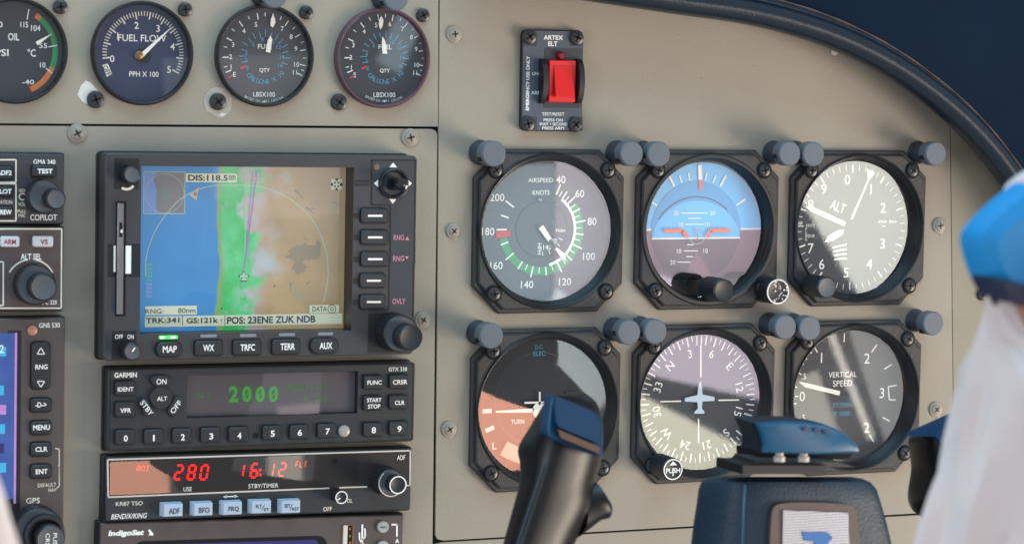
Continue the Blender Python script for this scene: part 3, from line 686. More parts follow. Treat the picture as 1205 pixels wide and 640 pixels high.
fr.tx(n, 'TEST/RESET', 480, 499, 580, 513, WHITE); fr.tx(n, 'PRESS ON', 488, 526, 572, 539, WHITE); fr.tx(n, 'WAIT 1 SECOND', 468, 544, 592, 557, WHITE); fr.tx(n, 'PRESS ARM', 482, 562, 578, 575, WHITE)
n.build('plate', t)
for a, b_ in ((430, 163), (640, 168), (422, 549), (634, 553)):
    x, y = fr.p(a, b_, 5); screw(t, x, y, 3.1, 3.9)
n = MB(); n.box(*fr.bx(512, 268, 632, 454, 6), 3, 6, REDP, .4, 1); n.build('rocker_frame', t)
n = MB(); x0, y0, x1, y1 = fr.bx(540, 292, 622, 430, 8); rs = []
for k in range(9):
    s = k/8; yy = y1+(y0-y1)*s if False else y0+(y1-y0)*s
    zz = 6.4+2.8*(1-s)**1.3
    rs.append([(x0, yy, zz), (x1, yy, zz), (x1, yy, 5), (x0, yy, 5)])
n.rings(rs, REDP, True, True); n.build('rocker', t)
for a in (476, 636):
    n = MB(); x0, y0, x1, y1 = fr.bx(a, 262, a+22, 460, 6); rs = []
    prof = [(y0+(y1-y0)*(1-cos(pi*k/12))/2, 3+6.8*sin(pi*k/12)**.8) for k in range(13)]
    n.rings([[(x0, yy, zz) for yy, zz in prof], [(x1, yy, zz) for yy, zz in prof]], EDGE, True, True); n.build('guard', t)
n = MB(); x, y = fr.p(567, 249, 5); n.lathe([(2.4, 3), (2.3, 4.6), (1.4, 5.8)], x, y, mat('lamp_red', (130, 10, 28), .2, coat=.5), 24); n.build('indicator_lamp', t)
# ------------------------------------------------------------------ radio stack
SIL = mat('legend_white', (246, 244, 240), .55)
def keycap(root, fr, box, h, m, label=None, t=None, tb=None, tm=None, r=1.0, base_m=None, z0=None, name='key', lines=None, bold=.02, dz=0):
    """one push button: cap, optional frame, printed legend; box is where its top shows on the photo"""
    z0 = fr.z-.5 if z0 is None else z0; z1 = fr.z+h
    x0, y0, x1, y1 = fr.bx(*box, z1); n = MB()
    n.box(x0, y0, x1, y1, z0, z1, m, min(.5, h*.4), r)
    if base_m: n.box(x0-.7, y0-.7, x1+.7, y1+.7, z0, fr.z+.25, base_m, 0, r+.5)
    for s, q in (lines or ([(t, tb)] if t else [])):
        if q is None: 
            cx, cy = (x0+x1)/2, (y0+y1)/2; H = abs(y1-y0)*.36; n.text(s, cx, cy, H, z1+.1, tm or SIL, w=min(abs(x1-x0)*.8, H*.85*len(s)), bold=bold)
        else: fr.tx(n, s, *q, tm or SIL, z=z1, bold=bold)
    return n.build(name, root, label=label)
def unit(name, label, cat, z, tl, tr, bl, br, m=PLAST, r=1.5, depth=0, sleeve=None, corner=3.0, ch=.6):
    """a rack unit whose face corners show at the four photo points"""
    u = sum(p[0] for p in (tl, tr, bl, br))/4; v = sum(p[1] for p in (tl, tr, bl, br))/4
    fr = Fr(u, v, z)
    a, b = P(*tl, z), P(*tr, z); c, d = P(*bl, z), P(*br, z)
    fr.roll = (math.atan2(b[1]-a[1], b[0]-a[0])+math.atan2(d[1]-c[1], d[0]-c[0]))/2
    root = thing(name, label, cat, fr.x, fr.y, 0, fr.roll)
    A, B, C, D = (fr.p(*q) for q in (tl, tr, bl, br))
    x0, x1, y0, y1 = (A[0]+C[0])/2, (B[0]+D[0])/2, (C[1]+D[1])/2, (A[1]+B[1])/2
    return root, fr, (x0, y0, x1, y1)
def facemesh(ext, z, m, holes=(), r=1.5, ch=.6, z0=1, skirt=2.2):
    """faceplate with rectangular window openings (built from strips round them)"""
    x0, y0, x1, y1 = ext; n = MB()
    n.box(x0-skirt*.5, y0-skirt*.3, x1+skirt*.2, y1+skirt*.3, 0, 1.4 if holes else z-1.8, EDGE, .4, r)
    if not holes: n.box(x0, y0, x1, y1, z0, z, m, ch, r); return n
    a0, b0, a1, b1 = holes[0]
    out = rrect(x0, y0, x1, y1, r); hx = [(a1, b0), (a1, b1), (a0, b1), (a0, b0)]
    cx, cy = (a0+a1)/2, (b0+b1)/2
    angs = sorted(set([round(math.atan2(y-cy, x-cx) % (2*pi), 6) for x, y in out+hx+[(x1, cy), (x0, cy), (cx, y0), (cx, y1)]]))
    def hit(poly, a):
        d = Vector((cos(a), sin(a))); best = 1e9
        for i in range(len(poly)):
            p, q = Vector(poly[i])-Vector((cx, cy)), Vector(poly[(i+1) % len(poly)])-Vector((cx, cy)); e = q-p; den = d.x*e.y-d.y*e.x
            if abs(den) < 1e-9: continue
            t = (p.x*e.y-p.y*e.x)/den; s = (p.x*d.y-p.y*d.x)/den
            if t > 0 and -1e-4 <= s <= 1.0001: best = min(best, t)
        return (cx+d.x*best, cy+d.y*best)
    O = [hit(out, a) for a in angs]; I2 = [hit(inset(out, ch), a) for a in angs]; H = [hit(hx, a) for a in angs]
    n.rings([[(x, y, z0) for x, y in O], [(x, y, z-ch) for x, y in O], [(x, y, z) for x, y in I2], [(x, y, z) for x, y in H]], m)
    return n, H
def window_walls(n, rect, z, zb, m, taper=0):
    a0, b0, a1, b1 = rect
    top = [(a0, b0, z), (a1, b0, z), (a1, b1, z), (a0, b1, z)]; t = taper
    bot = [(a0+t, b0+t, zb), (a1-t, b0+t, zb), (a1-t, b1-t, zb), (a0+t, b1-t, zb)]
    n.rings([top, bot], m)

# ---- big map display
Z = 14
root, fr, ext = unit('map_display', 'large map display with a colour moving map screen and MAP WX TRFC TERR AUX keys', 'display', Z, (121, 180), (491.5, 183.5), (124.5, 425), (486.5, 416.5))
fr.view('O'); scr = fr.bx(165.5, 196.5, 415, 391, Z); scr = (scr[0], scr[1], scr[2], scr[3])
n, H = facemesh(ext, Z, PLAST, [scr], 2.5); n.box(ext[0]+1, ext[1]+1, ext[0]+6, ext[3]-1, 1, Z-2, EDGE)
FRAMED = mat('panel_outline_black', (20, 22, 24), .5)
fr.view('Fv')
RGT = mat('face_dark_slate', (50, 54, 60), .5, bump=.2, var=.1)
pl = [(627, 84), (862, 84), (862, 330)]
n.flat([fr.p(*q) for q in ((628, 86), (862, 86), (858, 640), (728, 640), (728, 336), (718, 326), (628, 324))], Z+.08, RGT)
n.path([fr.p(*q) for q in ((728, 640), (728, 336), (718, 326), (628, 324), (628, 86), (862, 86), (858, 640))], .9, Z+.16, FRAMED)
fr.view('H'); n.flat([fr.p(*q) for q in ((778, 50), (916, 50), (914, 330), (776, 330))], Z+.08, RGT); n.path([fr.p(*q) for q in ((778, 50), (776, 300), (764, 318), (660, 322))], .8, Z+.16, FRAMED); n.path([fr.p(918, 50), fr.p(916, 360)], .9, Z+.16, FRAMED)
fr.tx(n, 'RNG', 800, 5, 864, 36, PINK, bold=.01); n.flat([fr.p(868, 8), fr.p(890, 8), fr.p(879, 26)], Z+.2, PINK); fr.tx(n, 'OVLY', 796, 252, 872, 284, PINK, bold=.01)
for v in (150, 272): n.line(fr.p(568, v), fr.p(606, v), 2.6, Z+.1, FRAMED)
fr.view('Fv'); fr.tx(n, 'RNG', 746, 486, 802, 515, PINK, bold=.01); n.flat([fr.p(808, 515), fr.p(830, 515), fr.p(819, 494)], Z+.2, PINK)
n.line(fr.p(538, 208), fr.p(614, 208), 3.0, Z+.1, FRAMED); n.line(fr.p(538, 208), fr.p(612, 208), .5, Z+.2, PLAST)
for v in (384, 500, 618): n.line(fr.p(532, v), fr.p(566, v), 2.6, Z+.1, FRAMED)
for q in (((722, 124), (764, 124), (743, 98)), ((722, 294), (760, 294), (741, 320)), ((662, 190), (662, 230), (640, 210)), ((822, 190), (822, 230), (844, 210))): n.flat([fr.p(*p) for p in q], Z+.2, SIL)
x, y = fr.p(655, 122); n.disc(x, y, 1.5, Z+.25, BROWNP, 24)
face = n.build('faceplate', root)
n = MB(); window_walls(n, scr, Z, 1.5, RING, 0); n.build('screen_bezel', root)
# screen
def map_material(x0, x1, y0, y1):
    m = bpy.data.materials.new('map_screen_image'); m.use_nodes = True; nt = m.node_tree; N = nt.nodes; L = nt.links; b = N['Principled BSDF']
    tc = N.new('ShaderNodeTexCoord'); sx = N.new('ShaderNodeSeparateXYZ'); L.new(tc.outputs['Object'], sx.inputs[0])
    def mr(s, a, b_, c=0, d=1):
        k = N.new('ShaderNodeMapRange'); k.inputs['From Min'].default_value = a; k.inputs['From Max'].default_value = b_; k.inputs['To Min'].default_value = c; k.inputs['To Max'].default_value = d; L.new(s, k.inputs['Value']); return k.outputs[0]
    def noise(sc, det=4, w_=0):
        k = N.new('ShaderNodeTexNoise'); k.noise_dimensions = '4D'; k.inputs['W'].default_value = w_; k.inputs['Scale'].default_value = sc; k.inputs['Detail'].default_value = det; L.new(tc.outputs['Object'], k.inputs['Vector']); return k.outputs['Fac']
    def math_(op, a, b_):
        k = N.new('ShaderNodeMath'); k.operation = op
        for i, q in enumerate((a, b_)):
            if isinstance(q, (int, float)): k.inputs[i].default_value = q
            else: L.new(q, k.inputs[i])
        return k.outputs[0]
    def mix(f, a, b_):
        k = N.new('ShaderNodeMix'); k.data_type = 'RGBA'
        L.new(f, k.inputs['Factor'])
        for q, s in ((a, 'A'), (b_, 'B')):
            if isinstance(q, tuple): k.inputs[s].default_value = lin(q)+(1,)
            else: L.new(q, k.inputs[s])
        return k.outputs['Result']
    u = mr(sx.outputs['X'], x0*.001, x1*.001); v = mr(sx.outputs['Z'], y0*.001, y1*.001)
    n1 = noise(25, 2, 3); n2 = noise(60, 5, 1); n3 = noise(38, 3, 5); n4 = noise(55, 6, 9)
    uw = math_('ADD', u, math_('MULTIPLY', math_('SUBTRACT', n1, .5), .16))
    land = mr(uw, .388, .396)
    ug = math_('ADD', u, math_('MULTIPLY', math_('SUBTRACT', n2, .5), .75))
    edge = mr(uw, .40, .43)
    green = mix(mr(n4, .42, .62), (50, 166, 84), (84, 184, 122)); green = mix(mr(n3, .50, .60), green, (120, 190, 150)); green = mix(mr(noise(90, 3, 14), .60, .68), green, (160, 150, 150)); green = mix(edge, (120, 150, 96), green)
    brown = mix(mr(n4, .3, .7), (166, 140, 100), (146, 124, 90))
    brown = mix(mr(n2, .60, .70), brown, (142, 132, 110))
    lav = mix(mr(n3, .42, .58), (158, 170, 172), (168, 142, 132))
    mid = mix(mr(ug, .50, .56), green, lav)
    ub = math_('ADD', u, math_('MULTIPLY', math_('SUBTRACT', n3, .5), .7))
    landc = mix(mr(ub, .60, .70), mid, brown)
    sea = mix(mr(n1, .3, .7), (44, 116, 170), (62, 132, 186))
    col = mix(land, sea, landc)
    col = mix(mr(v, .0, 1.0, .0, .12), col, (170, 180, 190))
    L.new(col, b.inputs['Base Color']); L.new(col, b.inputs['Emission Color']); b.inputs['Emission Strength'].default_value = .40; b.inputs['Roughness'].default_value = .35
    return m
SZ = 2.0
fr.view('O'); im = (scr[0], scr[1], scr[2], scr[3])
n = MB(); n.box(*im, SZ-1, SZ, map_material(im[0], im[2], im[1], im[3]))
BOXC = mat('screen_caption_box', (200, 204, 180), .5, emit=(180, 186, 160), es=.42); TXT = mat('screen_text', (64, 74, 84), .5); LINEW = mat('screen_line_pale', (185, 200, 185), .5, emit=(170, 190, 170), es=.15)
MAG = mat('screen_line_purple', (160, 110, 180), .5, emit=(140, 90, 170), es=.3); RADG = mat('screen_inset_grey', (128, 128, 130), .5, emit=(110, 112, 116), es=.3); TEAL = mat('screen_teal', (90, 170, 160), .5, emit=(80, 160, 150), es=.2); PATCH = mat('screen_lake_grey', (138, 126, 106), .5, emit=(112, 102, 86), es=.42)
z = SZ
fr.view('MAP2'); X0, Y0, X1, Y1 = fr.bx(52, 72, 333, 358, z)
LILAC = mat('screen_inset_lilac', (120, 150, 200), .5, emit=(100, 135, 190), es=.3)
n.flat([(X0, Y0), (X1, Y0), (X1, Y1), (X0, Y1)], z+.08, RADG); n.flat([fr.p(*q, z) for q in ((52, 358), (52, 72), (150, 72), (118, 110), (140, 200), (136, 300), (150, 358))], z+.12, LILAC); n.path([(X0, Y0), (X1, Y0), (X1, Y1), (X0, Y1), (X0, Y0)], .35, z+.18, LINEW)
x, y = fr.p(196, 220, z); n.arc(x, y, 9.4, 9.6, 0, 360, z+.18, LINEW, 48)
for k in range(16): n.arc(x, y, 2.8, 3.1, k*22.5, k*22.5+10, z+.18, TEAL, 2)
n.text('T', x, y, 2.0, z+.2, TEAL)
n.box(*fr.bx(342, 84, 690, 142, z), z, z+.1, BOXC); fr.tx(n, 'DIS:118.5', 356, 92, 628, 134, TXT, z=z, dz=.2, bold=.03); fr.tx(n, 'nm', 636, 96, 680, 130, TXT, z=z, dz=.2)
n.flat([fr.p(360, 228, z), fr.p(430, 176, z), fr.p(415, 268, z)], z+.2, mat('screen_wind_arrow', (190, 178, 168), .5, emit=(170, 160, 150), es=.2)); fr.tx(n, 'N', 398, 212, 412, 236, TXT, z=z, dz=.3)
fr.view('MAP'); cx, cy = fr.p(112, 432, z)
r = 55.0
pts = [fr.p(*q, z) for q in ((-252, 430), (-250, 360), (-225, 280), (-185, 212), (-130, 150), (-70, 112), (0, 92), (60, 90), (130, 90), (190, 98), (250, 120), (310, 155), (365, 208), (400, 262), (425, 330), (435, 400), (432, 460), (418, 528))]
pts = [Vector(p) for p in pts]; pts = smooth_path(pts, 4); n.path([tuple(p) for p in pts if p.x > scr[0]+.5], .4, z+.14, LINEW)
n.path([fr.p(126, 40, z), fr.p(122, 410, z)], .3, z+.12, LINEW); n.path([fr.p(166, 40, z), fr.p(150, 170, z), fr.p(120, 400, z)], .55, z+.16, MAG); n.path([fr.p(152, 40, z), fr.p(118, 420, z)], .3, z+.17, MAG)
n.path([fr.p(112, 450, z), fr.p(104, 474, z)], .3, z+.17, MAG)
pr = [(114, 412), (120, 412), (121, 424), (138, 428), (138, 436), (121, 436), (121, 442), (130, 447), (130, 452), (106, 452), (106, 447), (114, 442), (113, 436), (98, 436), (98, 428), (113, 424)]
n.flat([fr.p(*q, z) for q in pr], z+.22, TXT); cxa, cya = fr.p(118, 433, z)
n.flat([(cxa+(fr.p(*q, z)[0]-cxa)*.78, cya+(fr.p(*q, z)[1]-cya)*.78) for q in pr], z+.3, LINEW)
R = random.Random(5)
def patch(cu_, cv_, ru, rv, s):
    R = random.Random(s); return [fr.p(cu_+ru*(1+R.uniform(-.28, .28))*cos(2*pi*k/26), cv_+rv*(1+R.uniform(-.28, .28))*sin(2*pi*k/26), z) for k in range(26)]
n.flat(patch(340, 345, 62, 34, 1), z+.1, PATCH); n.flat(patch(325, 400, 26, 22, 2), z+.11, PATCH); n.flat(patch(398, 330, 10, 36, 3), z+.12, PATCH)
for q in (((310, 108), (345, 142)), ((352, 172), (384, 196)), ((372, 176), (390, 182)), ((454, 150), (474, 166)), ((345, 290), (362, 296)), ((355, 460), (368, 450)), ((296, 455), (292, 490))): n.line(fr.p(*q[0], z), fr.p(*q[1], z), 1.0, z+.1, PATCH, .3)
n.disc(*fr.p(233, 468, z), .45, z+.2, TXT, 12); n.disc(*fr.p(34, 553, z), .45, z+.2, TXT, 12); fr.tx(n, 'ZUK', 152, 62, 198, 78, LINEW, z=z, dz=.2)
n.box(*fr.bx(448, 68, 487, 106, z), z, z+.12, BOXC)
x, y = fr.p(467, 87, z)
for a, b in ((0, 1), (1, 0), (0, -1), (-1, 0)): n.disc(x+a*2.4, y+b*2.4, .8, z+.2, TXT, 8); n.disc(x+(a+b)*.9, y+(b-a)*.9, .55, z+.2, TXT, 8)
n.box(*fr.bx(366, 540, 476, 570, z), z, z+.12, BOXC); fr.tx(n, 'DATA', 376, 545, 430, 564, TXT, z=z, dz=.2); x, y = fr.p(449, 555, z); n.arc(x, y, 1.9, 2.2, 0, 360, z+.2, TXT, 24); n.arc(x, y, .7, 1.0, 0, 360, z+.2, TXT, 16)
fr.view('O'); n.box(*fr.bx(170.5, 370.5, 402.5, 382.8, z), z, z+.14, BOXC); n.box(*fr.bx(171, 360, 231.5, 370.3, z), z, z+.12, BOXC)
fr.view('G'); fr.tx(n, 'RNG:', 300, 312, 404, 340, TXT, z=z, dz=.2); fr.tx(n, '80nm', 490, 306, 590, 335, TXT, z=z, dz=.2)
fr.tx(n, 'TRK:341', 300, 362, 500, 394, TXT, z=z, dz=.24, bold=.03); fr.tx(n, 'GS:121k', 538, 362, 722, 394, TXT, z=z, dz=.24, bold=.03); fr.tx(n, 'T', 732, 372, 748, 392, TXT, z=z, dz=.24)
fr.view('O'); fr.tx(n, 'POS: 23ENE ZUK NDB', 267, 371.8, 371, 380.2, TXT, z=z, dz=.24, bold=.03); n.line(fr.p(214.5, 371, z), fr.p(214.5, 382.5, z), .35, z+.24, TXT); n.line(fr.p(264.5, 371, z), fr.p(264.5, 382.5, z), .35, z+.24, TXT)
for k in range(9): n.box(*fr.bx(171.2, 310+k*4.6, 179, 313+k*4.6, z), z, z+.13, TEAL if k < 5 else LILAC)
n.build('screen', root)
g = MB(); g.flat([(im[0]+.2, im[1]+.2), (im[2]-.2, im[1]+.2), (im[2]-.2, im[3]-.2), (im[0]+.2, im[3]-.2)], SZ+1.4, GLASS); g.build('screen_glass', root)
# keys
fr.view('Fv')
for a, b, s in ((384, 'a', 0), (500, 'b', 0), (617, 'c', 0)):
    k = keycap(root, fr, (574, a-38, 716, a+38), 1.6, KEYM, r=1.4, base_m=FRAMED); n = MB(); z1 = Z+1.6; n.line(fr.p(608, a, z1), fr.p(686, a, z1), 1.0, z1+.12, SIL); n.build('key_mark', k)
fr.view('H')
for a in (149, 272):
    k = keycap(root, fr, (612, a-40, 756, a+40), 1.6, KEYM, r=1.4, base_m=FRAMED); n = MB(); z1 = Z+1.6; n.line(fr.p(648, a, z1), fr.p(730, a, z1), 1.0, z1+.12, CREAM); n.build('key_mark', k)
LEDOFF = mat('led_window_grey', (132, 134, 142), .4); LEDON = mat('led_green', (60, 220, 90), .3, emit=(40, 235, 70), es=2.2); LEDHOT = mat('led_green_core', (190, 255, 190), .3, emit=(190, 255, 180), es=3)
fr.view('O')
for t, x0, x1, tx0, tx1, lx0, lx1, v in (('MAP', 184, 214, 191.5, 208, 187, 209, 411), ('WX', 230, 262, 239, 252, 235.5, 255, 409.5), ('TRFC', 275, 307, 283, 300, 282, 301.5, 409), ('TERR', 321, 353, 330, 347, 328, 347, 408), ('AUX', 366, 398, 376, 391, 374, 392, 407)):
    keycap(root, fr, (x0, v-8.5, x1, v+8.5), 1.6, KEYM, t=t, tb=(tx0, v-4.2, tx1, v+3.6), r=1.2 if t not in ('MAP', 'AUX') else 3.2, base_m=FRAMED, bold=.02)
    n = MB(); n.box(*fr.bx(lx0, v-16.2, lx1, v-12.6, Z), Z-.5, Z+.3, LEDON if t == 'MAP' else LEDOFF, .1, .5)
    if t == 'MAP': n.box(*fr.bx(189, v-15.4, 193, v-13.2, Z), Z, Z+.4, LEDHOT); n.box(*fr.bx(201, v-15.4, 206, v-13.2, Z), Z, Z+.4, LEDHOT)
    n.build('indicator', root, label='lit green indicator' if t == 'MAP' else None)
def place_knob(root, fr, v_, a, b, z0, z1, r, m=KNOBM, cap=KCAP, name='knob', kn=.3, sub=None, well=None):
    """a, b: centre of the knob's front on the photo"""
    x, y = fr.view(v_).p(a, b, z1); n = MB()
    if well: n.lathe([(well, fr.z-.2), (well, fr.z+.3), (well-.8, fr.z+.3), (r, fr.z+.1)], x, y, EDGE, 40, cap1=False)
    knob(n, x, y, z0, z1, r, m, cap, kn); return n.build(name, root), x, y
fr.view('Fv'); x, y = fr.p(748, 212, Z+1); n = MB(); n.lathe([(7.6, Z), (7.6, Z+1.6), (6.9, Z+2), (6.2, Z+1.5), (5.4, Z-1.0)], x, y, RING, 40); n.build('joystick_boot', root)
x2, y2 = fr.p(800, 215, Z+13); n = MB(); rs = []
for k, (r_, zz) in enumerate(((3.6, Z-1), (3.3, Z+4), (2.8, Z+8), (3.0, Z+10), (3.2, Z+12), (2.6, Z+13.2), (1.2, Z+13.8))):
    s = (zz-Z)/13; rs.append([(x+(x2-x)*s*.3+r_*cos(q*pi/12), y+(y2-y)*s*.3+r_*sin(q*pi/12), zz) for q in range(24)])
n.rings(rs, mat('joystick_gloss', (26, 26, 28), .12, coat=.6), cap1=True); n.build('joystick', root)
fr.view('H'); x0, y0 = fr.p(770, 450, Z+1); fr.z = Z
n = MB(); n.box(*fr.bx(655, 335, 800, 565, Z), Z, Z+.12, FRAMED); n.build('knob_recess', root)
kb, x, y = place_knob(root, fr, 'H', 850, 458, Z, Z+11, 9.6, kn=.35); n = MB(); x3, y3 = fr.p(905, 480, Z+20); knob(n, x3, y3, Z+10, Z+20, 6.6, KNOBM, KNOBM, .1); n.build('inner_knob', kb)
fr.view('E'); n = MB(); n.box(*fr.bx(112, 76, 245, 240, Z), Z, Z+.12, FRAMED); n.arc(*fr.p(178, 196, Z), 3.4, 4.6, 125, 215, Z+.2, CREAM); n.build('knob_recess', root)
place_knob(root, fr, 'E', 208, 164, Z, Z+9, 4.3)
fr.view('G'); n = MB(); n.box(*fr.bx(108, 440, 248, 604, Z), Z, Z+.12, FRAMED); fr.tx(n, 'OFF', 124, 460, 170, 486, SIL, dz=.22); fr.tx(n, 'ON', 196, 460, 232, 486, SIL, dz=.22); n.build('knob_recess', root)
kk, x, y = place_knob(root, fr, 'G', 226, 560, Z, Z+9, 4.4); n = MB(); n.line(fr.p(224, 560, Z+9), fr.p(240, 536, Z+9), .7, Z+9.1, SIL); n.build('pointer_mark', kk)
# card slot
fr.view('O'); n = MB(); n.box(*fr.bx(127, 287, 165, 326, Z), Z, Z+.14, FRAMED); n.box(*fr.bx(136, 237, 148, 372, Z), Z, Z+.2, GAP); n.build('card_slot', root)
n = MB(); n.box(*fr.bx(147.5, 289, 154, 322, Z), Z, Z+.5, WHITE, .1); n.box(*fr.bx(133.5, 289, 136, 320, Z), Z, Z+.4, CREAM, .1); n.build('card_label', root)
n = MB(); n.box(*fr.bx(138, 239, 145.5, 370, Z+1.5), Z-1, Z+1.5, METAL, .3, .5); n.box(*fr.bx(140.5, 262, 144, 279, Z+1.6), Z+1.4, Z+1.65, GAP); n.box(*fr.bx(142, 270, 144, 274, Z+1.7), Z+1.4, Z+1.8, SIL); n.build('data_card', root)

# ---- transponder
Z = 9
root, fr, ext = unit('transponder', 'transponder with number keys 0 to 9 and a dim green 2000 on its display', 'radio', Z, (127, 434.5), (488, 425.5), (127, 530.5), (487.5, 519.5), PLASTB)
fr.view('O'); dw = fr.bx(220, 438.6, 421, 489, Z)
n, H = facemesh(ext, Z, PLASTB, [dw], 1.6)
b = ext; n.path([(b[0]+.9, b[1]+.9), (b[2]-.9, b[1]+.9), (b[2]-.9, b[3]-.9), (b[0]+.9, b[3]-.9), (b[0]+.9, b[1]+.9)], .5, Z+.1, FRAMED)
fr.view('I'); fr.tx(n, 'GARMIN', 136, 100, 284, 134, SIL, bold=.03); fr.view('J'); fr.tx(n, 'GTX 330', 876, 66, 996, 92, SIL, bold=.01); n.disc(*fr.p(4, 515), 1.5, Z+.15, GAP, 24)
n.build('faceplate', root)
n = MB(); window_walls(n, dw, Z, Z-3.5, RING, .6); n.build('display_bezel', root)
DSP = mat('display_hazed_grey', (90, 84, 88), .5, var=.25, vscale=18); DG_ = mat('display_digit_green', (66, 145, 56), .5, emit=(60, 155, 55), es=.2); DGD = mat('display_digit_dim', (72, 110, 66), .5, emit=(70, 125, 60), es=.14)  # display grey lightened to stand in for its lilac grey reflection
n = MB(); zz = Z-3; n.box(*fr.view('O').bx(219, 437, 424, 491, zz), zz-1, zz, DSP)
fr.view('I'); fr.tx(n, 'ALT', 660, 232, 770, 262, DGD, z=zz)
def seg_digit(mb, ch, x0, y0, x1, y1, z, m, w=.9, sl=0, slash=False):
    S_ = {'0': 'abcdef', '1': 'bc', '2': 'abged', '3': 'abgcd', '4': 'fgbc', '5': 'afgcd', '6': 'afgedc', '7': 'abc', '8': 'abcdefg', '9': 'abcdfg', 'F': 'aefg', 'L': 'def', 'T': 'atu', 'A': 'abcefg', 'N': 'abcef'}.get(ch, '')
    ym = (y0+y1)/2; g = w*.35; f = lambda x, y: (x+(y-y0)*sl, y); xm = (x0+x1)/2
    C = dict(a=((x0+g, y1), (x1-g, y1)), b=((x1, y1-g), (x1, ym+g)), c=((x1, ym-g), (x1, y0+g)), d=((x0+g, y0), (x1-g, y0)), e=((x0, ym-g), (x0, y0+g)), f=((x0, y1-g), (x0, ym+g)), g=((x0+g, ym), (x1-g, ym)), t=((xm, y1), (xm, ym)), u=((xm, ym), (xm, y0)))
    for k in S_: mb.line(f(*C[k][0]), f(*C[k][1]), w, z, m)
    if slash and ch == '0': mb.line(f(x0+w*.8, y0+w*1.2), f(x1-w*.8, y1-w*1.2), w*.7, z, m)
fr.view('O')
for k, c in enumerate('2000'):
    x0, y0, x1, y1 = fr.bx(269+k*15.6, 454, 280.5+k*15.6, 473, zz); n.text(c, (x0+x1)/2, (y0+y1)/2, y1-y0, zz+.12, DG_, w=x1-x0, bold=.04) if True else None; c == '0' and n.line((x0+(x1-x0)*.3, y0+(y1-y0)*.25), (x0+(x1-x0)*.72, y0+(y1-y0)*.75), .7, zz+.15, DG_)
fr.tx(n, 'PRESSURE ALT', 337, 452, 384, 460, DGD, z=zz); fr.tx(n, 'FL 066', 358, 465, 384, 473, DGD, z=zz)
n.build('display', root); x0, y0, x1, y1 = dw; g = MB(); g.flat([(x0, y0), (x1, y0), (x1, y1), (x0, y1)], Z-1.2, GLASS); g.build('display_glass', root)
fr.view('I'); H_ = 1.8
keycap(root, fr, (146, 158, 272, 252), H_, KEYM, t='IDENT', tb=(158, 196, 262, 224), base_m=FRAMED); keycap(root, fr, (146, 296, 272, 392), H_, KEYM, t='VFR', tb=(175, 334, 246, 364), base_m=FRAMED)
for k, (a, b_) in enumerate(((146, 478), (334, 475), (520, 470), (706, 464), (890, 460))): keycap(root, fr, (a, b_, a+124, b_+92), H_, KEYM, t=str(k), tb=(a+50-(-2), b_+33, a+50+(28 if k != 1 else 20), b_+74), base_m=FRAMED, bold=.02)
fr.view('J')
for t, a, b_ in (('5', 54, 452), ('6', 232, 446), ('7', 414, 438), ('8', 716, 430), ('9', 884, 422)): keycap(root, fr, (a, b_, a+118, b_+88), H_, KEYM, t=t, tb=(a+48, b_+28, a+76, b_+68), base_m=FRAMED)
for t, a, b_, q in (('FUNC', 718, 120, (736, 152, 830, 180)), ('CRSR', 886, 115, (903, 148, 998, 178)), ('CLR', 884, 250, (916, 284, 980, 312))): keycap(root, fr, (a, b_, a+114, b_+90), H_, KEYM, t=t, tb=q, base_m=FRAMED)
keycap(root, fr, (716, 255, 828, 347), H_, KEYM, lines=[('START', (734, 268, 828, 294)), ('STOP', (740, 308, 820, 336))], base_m=FRAMED)
fr.view('I')
x, y = fr.p(445, 268, Z+H_); n = MB(); n.lathe([(5.6, Z), (5.6, Z+H_-.5), (5.1, Z+H_)], x, y, KEYM, 36); fr.tx(n, 'ALT', 416, 258, 482, 286, SIL, z=Z+H_); n.build('key', root)
def polykey(pts, t, cx_, cy_, h, w_, rot):
    n = MB(); q = [fr.p(*p, Z+H_) for p in pts]; n.prism(q, Z-.5, Z+H_, KEYM, .4); x, y = fr.p(cx_, cy_, Z+H_); n.text(t, x, y, h, Z+H_+.12, SIL, w=w_, rot=rot); n.build('key', root)
polykey([(372, 150), (382, 128), (440, 116), (500, 124), (514, 140), (490, 180), (470, 194), (415, 196), (390, 180)], 'ON', 445, 160, 2.6, 5.0, 0)
polykey([(300, 282), (318, 266), (352, 272), (400, 372), (360, 392), (335, 388)], 'STBY', 349, 333, 2.5, 8.2, -52)
polykey([(535, 264), (570, 258), (584, 280), (560, 340), (522, 394), (490, 366), (492, 342)], 'OFF', 540, 326, 2.5, 6.8, 52)
fr.view('J'); x, y = fr.p(588, 486, Z+1.5); n = MB(); n.lathe([(3.0, Z-.2), (3.0, Z+.6), (2.4, Z+1.4), (1.2, Z+1.8)], x, y, mat('sensor_dome', (165, 155, 150), .25, coat=.4), 28); n.build('light_sensor', root)

